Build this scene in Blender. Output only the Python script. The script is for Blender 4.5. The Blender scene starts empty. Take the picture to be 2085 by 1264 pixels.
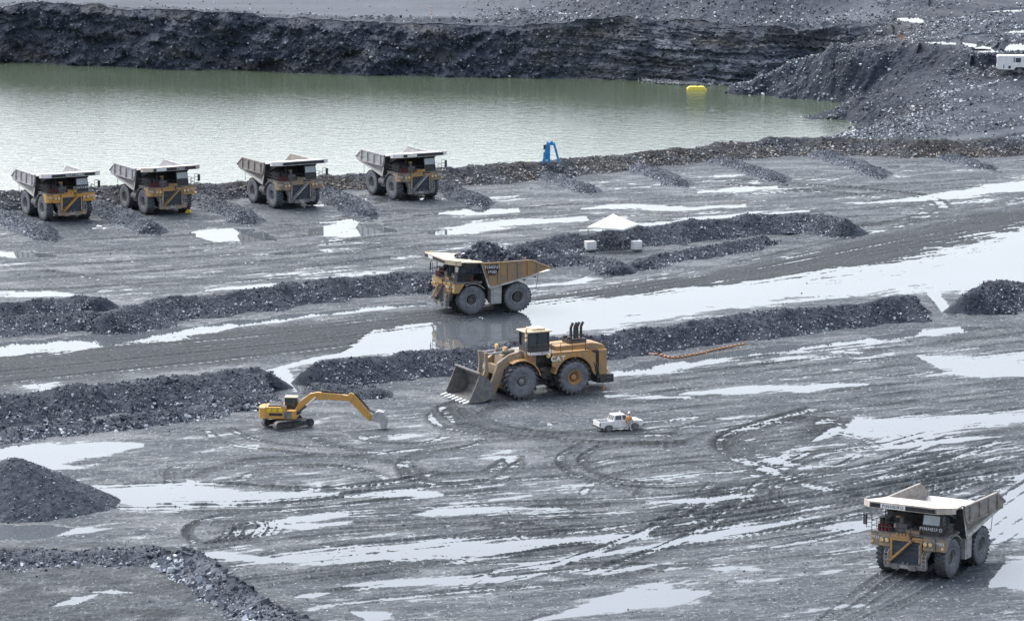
import bpy, math, random
import numpy as np
from mathutils import Vector, Matrix

random.seed(7)
RNG = np.random.default_rng(11)
SC = bpy.context.scene
COL = SC.collection
D2R = math.radians

# ------------------------------------------------------------------ camera
CAM_H, F_PX, CX, CY = 88.0, 9000.0, 1042.5, 632.0
PITCH = math.atan(1503.0 / F_PX)
cam_d = bpy.data.cameras.new('camera')
cam_d.sensor_width = 36.0
cam_d.sensor_fit = 'HORIZONTAL'
cam_d.lens = 36.0 * F_PX / 2085.0
cam_d.clip_start = 1.0
cam_d.clip_end = 6000.0
cam = bpy.data.objects.new('camera', cam_d)
COL.objects.link(cam)
cam.location = (0, 0, CAM_H)
cam.rotation_euler = (math.pi / 2 - PITCH, 0, 0)
SC.camera = cam

# ------------------------------------------------------------------ light: overcast day
SUN_EL, SUN_AZ = D2R(52), D2R(-42)          # azimuth from +Y (the far side), negative = from the left
world = bpy.data.worlds.new('World')
SC.world = world
world.use_nodes = True
wn, wl = world.node_tree.nodes, world.node_tree.links
wn.clear()
w_out = wn.new('ShaderNodeOutputWorld')
w_bg = wn.new('ShaderNodeBackground')
w_sky = wn.new('ShaderNodeTexSky')
w_sky.sky_type = 'NISHITA'
w_sky.sun_disc = False
w_sky.sun_elevation = SUN_EL
w_sky.sun_rotation = SUN_AZ
w_sky.air_density = 1.0
w_sky.dust_density = 3.0
w_sky.ozone_density = 1.0
w_hsv = wn.new('ShaderNodeHueSaturation')
w_hsv.inputs['Saturation'].default_value = 0.5
w_bg.inputs['Strength'].default_value = 0.12
wl.new(w_sky.outputs[0], w_hsv.inputs['Color'])
wl.new(w_hsv.outputs[0], w_bg.inputs['Color'])
wl.new(w_bg.outputs[0], w_out.inputs['Surface'])

sun_d = bpy.data.lights.new('sun', 'SUN')
sun_d.energy = 1.1
sun_d.angle = D2R(65)
sun_d.color = (1.0, 0.985, 0.96)
sun = bpy.data.objects.new('sun', sun_d)
COL.objects.link(sun)
sdir = Vector((math.sin(SUN_AZ) * math.cos(SUN_EL), math.cos(SUN_AZ) * math.cos(SUN_EL), math.sin(SUN_EL)))
sun.rotation_euler = sdir.to_track_quat('Z', 'Y').to_euler()
sun.location = (0, 400, 200)

SC.view_settings.view_transform = 'Standard'
SC.view_settings.look = 'None'
SC.view_settings.exposure = 1.5
SC.view_settings.gamma = 1.0
SC.cycles.max_bounces = 6
SC.cycles.glossy_bounces = 3
SC.cycles.diffuse_bounces = 3
SC.cycles.caustics_reflective = False
SC.cycles.caustics_refractive = False

# ------------------------------------------------------------------ ground plan of the photograph
TP, CP, SP = math.tan(PITCH), math.cos(PITCH), math.sin(PITCH)

def at(px, py, z=0.0):
    """point of the horizontal plane z under the photograph's pixel (px, py)"""
    xc, yc = (px - CX) / F_PX, (CY - py) / F_PX
    dy, dz = CP + yc * SP, -SP + yc * CP
    t = (z - CAM_H) / dz
    return Vector((xc * t, dy * t, z))

def at_np(px, py, z):
    px, py, z = np.asarray(px, float), np.asarray(py, float), np.asarray(z, float)
    xc, yc = (px - CX) / F_PX, (CY - py) / F_PX
    dy, dz = CP + yc * SP, -SP + yc * CP
    t = (z - CAM_H) / dz
    return np.stack([xc * t, dy * t, z + 0 * t], -1)

def to_px(X, Y, Z=0.0):
    h = CAM_H - Z
    depth = Y * CP + h * SP
    up = Y * SP - h * CP
    return CX + F_PX * X / depth, CY - F_PX * up / depth

def z_at(px, py, Y):
    """height that pixel (px, py) has at the forward distance Y"""
    yc = (CY - py) / F_PX
    return CAM_H + Y * (-SP + yc * CP) / (CP + yc * SP)

# ------------------------------------------------------------------ noise
def _hash(ix, iy, seed):
    h = (ix.astype(np.int64) * 374761393 + iy.astype(np.int64) * 668265263 + seed * 974634777) & 0xFFFFFFFF
    h = ((h ^ (h >> 13)) * 1274126177) & 0xFFFFFFFF
    h = ((h ^ (h >> 16)) * 2246822519) & 0xFFFFFFFF
    return ((h ^ (h >> 15)) & 0xFFFFFF) / float(0xFFFFFF)

def vnoise(x, y, seed=0):
    ix, iy = np.floor(x), np.floor(y)
    fx, fy = x - ix, y - iy
    fx = fx * fx * fx * (fx * (fx * 6 - 15) + 10)
    fy = fy * fy * fy * (fy * (fy * 6 - 15) + 10)
    a, b = _hash(ix, iy, seed), _hash(ix + 1, iy, seed)
    c, d = _hash(ix, iy + 1, seed), _hash(ix + 1, iy + 1, seed)
    return ((a + (b - a) * fx) * (1 - fy) + (c + (d - c) * fx) * fy) * 2 - 1

def fbm(x, y, seed=0, octaves=4, gain=0.5):
    s, a, n = 0.0, 1.0, 0.0
    for o in range(octaves):
        c, k = math.cos(0.6 * o), math.sin(0.6 * o)
        s = s + a * vnoise((x * c - y * k) * 2 ** o + 17.3 * o, (x * k + y * c) * 2 ** o - 9.1 * o, seed + o)
        n += a
        a *= gain
    return s / n * 1.6

def sstep(a, b, x):
    t = np.clip((x - a) / (b - a), 0, 1)
    return t * t * (3 - 2 * t)

# ------------------------------------------------------------------ objects
def tag(o, label=None, cat=None, group=None, kind=None):
    if label: o['label'] = label
    if cat: o['category'] = cat
    if group: o['group'] = group
    if kind: o['kind'] = kind
    return o

def empty(name, loc, yaw=0.0, label=None, cat=None, group=None):
    o = bpy.data.objects.new(name, None)
    o.empty_display_size = 0.5
    COL.objects.link(o)
    o.location = loc
    o.rotation_euler = (0, 0, yaw)
    return tag(o, label, cat, group)

def quads_object(name, V, Q, mat, attrs=None, parent=None, smooth=False):
    V = np.ascontiguousarray(V, dtype=np.float32)
    Q = np.ascontiguousarray(Q, dtype=np.int32)
    me = bpy.data.meshes.new(name)
    me.vertices.add(len(V))
    me.vertices.foreach_set('co', V.ravel())
    me.loops.add(Q.size)
    me.loops.foreach_set('vertex_index', Q.ravel())
    me.polygons.add(len(Q))
    me.polygons.foreach_set('loop_start', np.arange(0, Q.size, 4, dtype=np.int32))
    me.polygons.foreach_set('loop_total', np.full(len(Q), 4, dtype=np.int32))
    me.update(calc_edges=True)
    me.polygons.foreach_set('use_smooth', np.full(len(Q), bool(smooth)))
    for k, a in (attrs or {}).items():
        at_ = me.attributes.new(k, 'FLOAT', 'POINT')
        at_.data.foreach_set('value', np.ascontiguousarray(a, dtype=np.float32))
    me.materials.append(mat)
    o = bpy.data.objects.new(name, me)
    COL.objects.link(o)
    if parent: o.parent = parent
    return o

def grid_quads(nr, nc):
    i = np.arange(nr * nc).reshape(nr, nc)
    return np.stack([i[:-1, :-1], i[:-1, 1:], i[1:, 1:], i[1:, :-1]], -1).reshape(-1, 4)

class MB:
    """collects faces of one part"""
    def __init__(self, M=None):
        self.v, self.f, self.M = [], [], M

    def add(self, vs, fs):
        n = len(self.v)
        if self.M is not None:
            vs = [self.M @ Vector(p) for p in vs]
        self.v += [tuple(p) for p in vs]
        self.f += [tuple(i + n for i in f) for f in fs]
        return self

    def box(self, c, s, rot=None):
        hx, hy, hz = s[0] / 2, s[1] / 2, s[2] / 2
        p = [Vector((x, y, z)) for x in (-hx, hx) for y in (-hy, hy) for z in (-hz, hz)]
        if rot is not None:
            p = [rot @ q for q in p]
        c = Vector(c)
        return self.add([q + c for q in p], [(0, 1, 3, 2), (4, 6, 7, 5), (0, 4, 5, 1), (2, 3, 7, 6), (0, 2, 6, 4), (1, 5, 7, 3)])

    def bb(self, x0, x1, y0, y1, z0, z1):
        return self.box(((x0 + x1) / 2, (y0 + y1) / 2, (z0 + z1) / 2), (x1 - x0, y1 - y0, z1 - z0))

    def hexa(self, p):
        """8 points: bottom ring 0-3, top ring 4-7"""
        return self.add(p, [(3, 2, 1, 0), (4, 5, 6, 7), (0, 1, 5, 4), (1, 2, 6, 5), (2, 3, 7, 6), (3, 0, 4, 7)])

    def plate(self, pts, n, t):
        """flat polygon thickened by t along n"""
        n = Vector(n).normalized() * t
        a = [Vector(p) for p in pts]
        k = len(a)
        return self.add(a + [p + n for p in a], [tuple(range(k))[::-1], tuple(range(k, 2 * k))] + [(i, (i + 1) % k, k + (i + 1) % k, k + i) for i in range(k)])

    def prism(self, poly, a0, a1, axis='y'):
        """polygon of (x, z) pairs swept along y (or (y, z) along x, (x, y) along z)"""
        def mk(p, a):
            return (p[0], a, p[1]) if axis == 'y' else ((a, p[0], p[1]) if axis == 'x' else (p[0], p[1], a))
        k = len(poly)
        return self.add([mk(p, a0) for p in poly] + [mk(p, a1) for p in poly],
                        [tuple(range(k))[::-1], tuple(range(k, 2 * k))] + [(i, (i + 1) % k, k + (i + 1) % k, k + i) for i in range(k)])

    def cyl(self, p0, p1, r0, r1=None, n=10):
        p0, p1 = Vector(p0), Vector(p1)
        r1 = r0 if r1 is None else r1
        d = (p1 - p0).normalized()
        a = d.orthogonal().normalized()
        b = d.cross(a)
        vs = []
        for p, r in ((p0, r0), (p1, r1)):
            for i in range(n):
                t = 2 * math.pi * i / n
                vs.append(p + a * (r * math.cos(t)) + b * (r * math.sin(t)))
        return self.add(vs, [tuple(range(n))[::-1], tuple(range(n, 2 * n))] + [(i, (i + 1) % n, n + (i + 1) % n, n + i) for i in range(n)])

    def tube(self, pts, r, n=6):
        for a, b in zip(pts[:-1], pts[1:]):
            self.cyl(a, b, r, n=n)
        return self

    def lathe(self, prof, c, n=32, axis='y'):
        """profile of (radius, offset along axis)"""
        c = Vector(c)
        vs, fs = [], []
        m = len(prof)
        for i in range(n):
            t = 2 * math.pi * i / n
            for r, a in prof:
                u, w = r * math.cos(t), r * math.sin(t)
                vs.append(c + (Vector((u, a, w)) if axis == 'y' else (Vector((u, w, a)) if axis == 'z' else Vector((a, u, w)))))
        for i in range(n):
            j = (i + 1) % n
            for k in range(m - 1):
                fs.append((i * m + k, i * m + k + 1, j * m + k + 1, j * m + k))
        return self.add(vs, fs)

    def build(self, name, mat, parent=None, smooth=False, bevel=0.0):
        me = bpy.data.meshes.new(name)
        me.from_pydata(self.v, [], self.f)
        me.materials.append(mat)
        if smooth:
            me.polygons.foreach_set('use_smooth', np.full(len(me.polygons), True))
        me.update()
        o = bpy.data.objects.new(name, me)
        COL.objects.link(o)
        if smooth:
            try:
                me.set_sharp_from_angle(angle=D2R(40))
            except Exception:
                pass
        if bevel:
            b = o.modifiers.new('bevel', 'BEVEL')
            b.width = bevel
            b.segments = 2
            b.limit_method = 'ANGLE'
        if parent: o.parent = parent
        return o

def lettering(name, text, mat, parent, origin, right, up, height, bold=0.014, align='CENTER'):
    """raised letters; origin is the middle of the line"""
    cu = bpy.data.curves.new(name, 'FONT')
    cu.body = text
    cu.align_x = align
    cu.align_y = 'CENTER'
    cu.size = height * 1.38
    cu.offset = bold * height
    cu.extrude = 0.012
    cu.space_character = 1.25
    tmp = bpy.data.objects.new(name + '_curve', cu)
    COL.objects.link(tmp)
    dg = bpy.context.evaluated_depsgraph_get()
    me = bpy.data.meshes.new_from_object(tmp.evaluated_get(dg))
    bpy.data.objects.remove(tmp)
    bpy.data.curves.remove(cu)
    r, u = Vector(right).normalized(), Vector(up).normalized()
    n = r.cross(u)
    M = Matrix(((r.x, u.x, n.x, origin[0]), (r.y, u.y, n.y, origin[1]), (r.z, u.z, n.z, origin[2]), (0, 0, 0, 1)))
    me.transform(M)
    me.name = name
    me.materials.clear()
    me.materials.append(mat)
    o = bpy.data.objects.new(name, me)
    COL.objects.link(o)
    o.parent = parent
    return o

def children(o):
    return [c for c in COL.objects if c.parent == o]

def copy_tree(o, parent=None, kids=None):
    if kids is None:
        kids = {}
        for c in COL.objects:
            if c.parent: kids.setdefault(c.parent.name, []).append(c)
    c = o.copy()
    COL.objects.link(c)
    c.parent = parent
    for ch in kids.get(o.name, []):
        copy_tree(ch, c, kids)
    return c

# ------------------------------------------------------------------ materials
def nodes_of(name):
    m = bpy.data.materials.new(name)
    m.use_nodes = True
    nt = m.node_tree
    return m, nt, nt.nodes, nt.links, nt.nodes['Principled BSDF']

def rgb(c):
    return (c[0], c[1], c[2], 1.0)

def plain(name, c1, c2=None, scale=3.0, rough=0.6, metal=0.0, lo=0.4, hi=0.65, bump=0.0, detail=5.0, stretch=None, spec=0.4):
    """two-colour weathered surface in object coordinates"""
    m, nt, N, L, P = nodes_of(name)
    P.inputs['Roughness'].default_value = rough
    P.inputs['Metallic'].default_value = metal
    P.inputs['Specular IOR Level'].default_value = spec
    tc = N.new('ShaderNodeTexCoord')
    mp = N.new('ShaderNodeMapping')
    if stretch: mp.inputs['Scale'].default_value = stretch
    L.new(tc.outputs['Object'], mp.inputs['Vector'])
    nz = N.new('ShaderNodeTexNoise')
    nz.inputs['Scale'].default_value = scale
    nz.inputs['Detail'].default_value = detail
    nz.inputs['Roughness'].default_value = 0.62
    L.new(mp.outputs[0], nz.inputs['Vector'])
    rp = N.new('ShaderNodeValToRGB')
    rp.color_ramp.elements[0].position = lo
    rp.color_ramp.elements[1].position = hi
    rp.color_ramp.elements[0].color = rgb(c1)
    rp.color_ramp.elements[1].color = rgb(c2 or c1)
    L.new(nz.outputs['Fac'], rp.inputs['Fac'])
    col = rp.outputs['Color']
    if 'paint' in name or 'steel' in name:               # splashes of dried mud
        n2 = N.new('ShaderNodeTexNoise')
        n2.inputs['Scale'].default_value = scale * 2.6
        n2.inputs['Detail'].default_value = 7.0
        n2.inputs['Roughness'].default_value = 0.75
        L.new(tc.outputs['Object'], n2.inputs['Vector'])
        mr = N.new('ShaderNodeMapRange')
        for i, x in enumerate((0.5, 0.66, 0.0, 0.6 if 'white' not in name else 0.3)):
            mr.inputs[i + 1].default_value = x
        L.new(n2.outputs['Fac'], mr.inputs[0])
        mx = N.new('ShaderNodeMix')
        mx.data_type = 'RGBA'
        L.new(mr.outputs[0], mx.inputs[0])
        L.new(col, mx.inputs[6])
        mx.inputs[7].default_value = (0.13, 0.118, 0.105, 1)
        col = mx.outputs[2]
    L.new(col, P.inputs['Base Color'])
    if bump:
        b = N.new('ShaderNodeBump')
        b.inputs['Strength'].default_value = bump
        b.inputs['Distance'].default_value = 0.05
        L.new(nz.outputs['Fac'], b.inputs['Height'])
        L.new(b.outputs[0], P.inputs['Normal'])
    return m

def mixcol(N, L, fac, a, b):
    mx = N.new('ShaderNodeMix')
    mx.data_type = 'RGBA'
    for sock, v in ((mx.inputs[0], fac), (mx.inputs[6], a), (mx.inputs[7], b)):
        if isinstance(v, (int, float)): sock.default_value = v
        elif isinstance(v, tuple): sock.default_value = rgb(v)
        else: L.new(v, sock)
    return mx.outputs[2]

def maprange(N, L, v, a, b, c, d):
    r = N.new('ShaderNodeMapRange')
    for i, x in enumerate((a, b, c, d)):
        r.inputs[i + 1].default_value = x
    L.new(v, r.inputs[0])
    return r.outputs[0]

def math_node(N, L, op, a, b=None):
    n = N.new('ShaderNodeMath')
    n.operation = op
    for i, v in enumerate((a, b)):
        if v is None: continue
        if isinstance(v, (int, float)): n.inputs[i].default_value = v
        else: L.new(v, n.inputs[i])
    return n.outputs[0]

def noise(N, L, vec, scale, detail=4.0, rough=0.6, out='Fac'):
    n = N.new('ShaderNodeTexNoise')
    n.inputs['Scale'].default_value = scale
    n.inputs['Detail'].default_value = detail
    n.inputs['Roughness'].default_value = rough
    if vec is not None: L.new(vec, n.inputs['Vector'])
    return n.outputs[out]

def ground_material():
    m, nt, N, L, P = nodes_of('wet_gravel_ground')
    geo = N.new('ShaderNodeNewGeometry')
    pos = geo.outputs['Position']
    sep = N.new('ShaderNodeSeparateXYZ')
    L.new(pos, sep.inputs[0])
    mp = N.new('ShaderNodeMapping')
    mp.inputs['Rotation'].default_value = (0, 0, D2R(-24))
    mp.inputs['Scale'].default_value = (0.42, 1.0, 1.0)
    L.new(pos, mp.inputs['Vector'])
    along = mp.outputs[0]
    big = noise(N, L, pos, 0.035, 3.0)
    mid = noise(N, L, along, 0.9, 6.0, 0.72)
    fine = noise(N, L, pos, 2.6, 3.0, 0.7)
    grit = noise(N, L, pos, 9.0, 2.0, 0.6)
    c = mixcol(N, L, maprange(N, L, big, 0.35, 0.65, 0, 1), GROUND_A, GROUND_B)
    c = mixcol(N, L, maprange(N, L, mid, 0.42, 0.68, 0, 0.75), c, GROUND_D)
    c = mixcol(N, L, maprange(N, L, grit, 0.48, 0.66, 0, 0.55), c, (0.03, 0.033, 0.04))
    c = mixcol(N, L, maprange(N, L, fine, 0.57, 0.7, 0, 0.75), c, (0.36, 0.375, 0.4))
    ch = N.new('ShaderNodeAttribute')
    ch.attribute_name = 'churn'
    c = mixcol(N, L, math_node(N, L, 'MULTIPLY', ch.outputs['Fac'], 0.85), c, (0.022, 0.026, 0.029))
    L.new(c, P.inputs['Base Color'])
    # thin film of water: low ground and broad damp streaks, broken where the mud is churned
    low = maprange(N, L, sep.outputs['Z'], 0.005, 0.06, 1.0, 0.0)
    streak = maprange(N, L, noise(N, L, along, 0.22, 6.0, 0.65), 0.47, 0.64, 0.0, 0.8)
    film = math_node(N, L, 'MAXIMUM', low, streak)
    film = math_node(N, L, 'MULTIPLY', film, maprange(N, L, ch.outputs['Fac'], 0.0, 0.6, 1.0, 0.08))
    film = math_node(N, L, 'MULTIPLY', film, maprange(N, L, grit, 0.35, 0.6, 1.0, 0.45))
    L.new(maprange(N, L, film, 0, 1, 0.8, 0.22), P.inputs['Roughness'])
    L.new(maprange(N, L, film, 0, 1, 0.15, 0.55), P.inputs['Specular IOR Level'])
    bp = N.new('ShaderNodeBump')
    L.new(maprange(N, L, film, 0, 1, 0.9, 0.25), bp.inputs['Strength'])
    bp.inputs['Distance'].default_value = 0.04
    L.new(noise(N, L, pos, 6.0, 4.0, 0.7), bp.inputs['Height'])
    L.new(bp.outputs[0], P.inputs['Normal'])
    return m

GROUND_A, GROUND_B, GROUND_D = (0.064, 0.075, 0.088), (0.092, 0.103, 0.116), (0.034, 0.041, 0.05)

def rubble_material(name, dark, light, warmc, rough=0.75):
    """broken rock: attribute tone 0..1 dark to pale, warm 0..1 towards brown"""
    m, nt, N, L, P = nodes_of(name)
    geo = N.new('ShaderNodeNewGeometry')
    pos = geo.outputs['Position']
    t = N.new('ShaderNodeAttribute')
    t.attribute_name = 'tone'
    w = N.new('ShaderNodeAttribute')
    w.attribute_name = 'warm'
    nz = noise(N, L, pos, 1.3, 5.0, 0.7)
    f = math_node(N, L, 'ADD', t.outputs['Fac'], maprange(N, L, nz, 0.3, 0.75, -0.05, 0.06))
    c = mixcol(N, L, f, dark, light)
    wm = N.new('ShaderNodeMix')
    wm.data_type = 'RGBA'
    wm.blend_type = 'MULTIPLY'
    L.new(w.outputs['Fac'], wm.inputs[0])
    L.new(c, wm.inputs[6])
    wm.inputs[7].default_value = rgb(warmc)
    L.new(wm.outputs[2], P.inputs['Base Color'])
    L.new(maprange(N, L, nz, 0.3, 0.7, rough - 0.15, rough + 0.15), P.inputs['Roughness'])
    P.inputs['Specular IOR Level'].default_value = 0.15
    bp = N.new('ShaderNodeBump')
    bp.inputs['Strength'].default_value = 0.6
    bp.inputs['Distance'].default_value = 0.08
    L.new(noise(N, L, pos, 4.0, 4.0, 0.7), bp.inputs['Height'])
    L.new(bp.outputs[0], P.inputs['Normal'])
    return m

def water_material(name, col, rough, ripple, scale, dist, ior=1.33, stretch=(1, 1, 1)):
    m, nt, N, L, P = nodes_of(name)
    geo = N.new('ShaderNodeNewGeometry')
    mp = N.new('ShaderNodeMapping')
    mp.inputs['Scale'].default_value = stretch
    L.new(geo.outputs['Position'], mp.inputs['Vector'])
    L.new(mixcol(N, L, maprange(N, L, noise(N, L, mp.outputs[0], 0.05, 3), 0.35, 0.65, 0, 1), tuple(c * 0.85 for c in col), col), P.inputs['Base Color'])
    P.inputs['Roughness'].default_value = rough
    P.inputs['IOR'].default_value = ior
    if ripple:
        bp = N.new('ShaderNodeBump')
        bp.inputs['Strength'].default_value = ripple
        bp.inputs['Distance'].default_value = dist
        L.new(noise(N, L, mp.outputs[0], scale, 3.0, 0.55), bp.inputs['Height'])
        L.new(bp.outputs[0], P.inputs['Normal'])
    return m

M = {}
M['ground'] = ground_material()
M['rubble'] = rubble_material('broken_dark_rock', (0.012, 0.018, 0.032), (0.62, 0.67, 0.73), (1.0, 0.8, 0.6))
M['cliff'] = rubble_material('dark_bedrock', (0.012, 0.018, 0.034), (0.36, 0.39, 0.44), (1.0, 0.85, 0.66), 0.75)
M['puddle'] = water_material('still_puddle_water', (0.11, 0.125, 0.14), 0.03, 0.0, 1, 0.01, 1.34)
M['lake'] = water_material('green_lake_water', (0.085, 0.112, 0.076), 0.1, 0.72, 1.2, 0.11, 2.1, (0.4, 1.0, 1.0))
YEL, DIRT = (0.46, 0.25, 0.075), (0.23, 0.2, 0.17)
M['yellow'] = plain('worn_yellow_paint', YEL, DIRT, 1.6, 0.5, lo=0.42, hi=0.72)
M['yellow_dirty'] = plain('muddy_yellow_paint', (0.36, 0.24, 0.12), (0.22, 0.2, 0.185), 1.3, 0.6, lo=0.36, hi=0.6)
M['yellow_bright'] = plain('bright_yellow_paint', (0.56, 0.3, 0.065), (0.4, 0.27, 0.14), 2.0, 0.45, lo=0.5, hi=0.8)
M['body_grey'] = plain('scuffed_grey_steel', (0.46, 0.455, 0.465), (0.28, 0.275, 0.28), 1.1, 0.6, lo=0.4, hi=0.7, stretch=(1, 1, 2.5))
M['body_inside'] = plain('scoured_pale_steel', (0.62, 0.6, 0.58), (0.4, 0.38, 0.36), 0.9, 0.5, lo=0.45, hi=0.75)
M['body_yellow'] = plain('scuffed_yellow_steel', (0.36, 0.22, 0.09), (0.23, 0.19, 0.15), 0.9, 0.6, lo=0.38, hi=0.68, stretch=(1.5, 1, 0.6))
M['canopy_white'] = plain('dusty_white_steel', (0.72, 0.7, 0.68), (0.5, 0.46, 0.42), 0.8, 0.55, lo=0.5, hi=0.8)
M['canopy_cream'] = plain('dusty_cream_steel', (0.7, 0.58, 0.4), (0.55, 0.45, 0.32), 0.8, 0.55, lo=0.45, hi=0.75)
M['black'] = plain('black_paint', (0.015, 0.015, 0.02), (0.03, 0.03, 0.035), 3, 0.5)
M['dark'] = plain('oily_dark_steel', (0.025, 0.026, 0.03), (0.07, 0.068, 0.066), 2.5, 0.6)
M['mid_steel'] = plain('muddy_steel', (0.12, 0.12, 0.125), (0.22, 0.21, 0.2), 2.2, 0.65)
M['grille'] = plain('radiator_grille', (0.035, 0.045, 0.06), (0.075, 0.085, 0.1), 1.2, 0.6, stretch=(1, 1, 6))
M['pale_grey'] = plain('pale_grey_paint', (0.42, 0.42, 0.42), (0.27, 0.265, 0.26), 1.5, 0.55, lo=0.42, hi=0.7)
M['rubber'] = plain('dusty_tyre_rubber', (0.1, 0.108, 0.125), (0.18, 0.188, 0.205), 1.7, 0.8, lo=0.35, hi=0.62, spec=0.25)
M['tread'] = plain('dark_tyre_tread', (0.045, 0.048, 0.055), (0.12, 0.122, 0.13), 2.5, 0.85, lo=0.35, hi=0.7, spec=0.2)
M['rim'] = plain('grey_rim_steel', (0.28, 0.285, 0.3), (0.17, 0.17, 0.18), 2.2, 0.55)
M['rim_yellow'] = plain('rusty_yellow_rim', (0.45, 0.22, 0.07), (0.3, 0.2, 0.12), 2.5, 0.55)
M['glass'] = plain('dark_window_glass', (0.035, 0.048, 0.055), (0.07, 0.085, 0.095), 0.8, 0.12, spec=0.7)
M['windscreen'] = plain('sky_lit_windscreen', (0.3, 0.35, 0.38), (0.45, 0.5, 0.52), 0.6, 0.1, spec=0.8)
M['white'] = plain('white_paint', (0.78, 0.78, 0.78), (0.62, 0.61, 0.6), 1.5, 0.45, lo=0.45, hi=0.8)
M['lamp'] = plain('lamp_glass', (0.75, 0.55, 0.3), (0.6, 0.42, 0.2), 4, 0.2)
M['red'] = plain('red_paint', (0.16, 0.015, 0.02), (0.09, 0.012, 0.016), 3, 0.5)
M['orange'] = plain('orange_plastic', (0.55, 0.24, 0.06), (0.35, 0.18, 0.08), 5, 0.5)
M['blue'] = plain('blue_paint', (0.02, 0.2, 0.5), (0.03, 0.3, 0.55), 2.5, 0.45)
M['sign_yellow'] = plain('fresh_yellow_paint', (0.8, 0.6, 0.02), (0.75, 0.52, 0.02), 3, 0.45)
M['float_yellow'] = plain('yellow_float_plastic', (0.85, 0.72, 0.12), (0.75, 0.58, 0.08), 2, 0.4)
M['cloth_white'] = plain('white_tent_cloth', (0.85, 0.84, 0.82), (0.75, 0.73, 0.7), 0.8, 0.8)
M['skin'] = plain('skin', (0.35, 0.2, 0.13), (0.3, 0.17, 0.11), 6, 0.6)
M['hivis'] = plain('orange_vest_cloth', (0.75, 0.26, 0.03), (0.65, 0.2, 0.02), 6, 0.75)
M['hivis_yellow'] = plain('yellow_reflective_tape', (0.75, 0.65, 0.15), (0.7, 0.6, 0.2), 6, 0.4)
M['khaki'] = plain('pale_trouser_cloth', (0.5, 0.47, 0.42), (0.4, 0.37, 0.33), 5, 0.85)
M['shirt'] = plain('pale_shirt_cloth', (0.55, 0.5, 0.45), (0.45, 0.4, 0.36), 5, 0.85)
M['navy'] = plain('dark_jacket_cloth', (0.02, 0.022, 0.04), (0.035, 0.03, 0.05), 5, 0.85)
M['boot'] = plain('dark_boot_leather', (0.03, 0.026, 0.022), (0.06, 0.05, 0.045), 6, 0.6)
M['canopy_tan'] = plain('muddy_tan_steel', (0.62, 0.55, 0.47), (0.4, 0.35, 0.3), 0.7, 0.6, lo=0.42, hi=0.7)

# ================================================================== TERRAIN
LAKE_Z = -3.1
BANK = [(-160, 404), (0, 393), (210, 383), (420, 373), (600, 362), (690, 353), (930, 343), (1050, 334), (1120, 328), (1300, 308),
        (1480, 293), (1560, 286), (1640, 284), (1760, 284), (1900, 290), (2020, 286), (2180, 280)]
_bx, _by = np.array([p[0] for p in BANK], float), np.array([p[1] for p in BANK], float)

def bank_foot(px):
    return np.interp(px, _bx, _by) + 28.0

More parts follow.
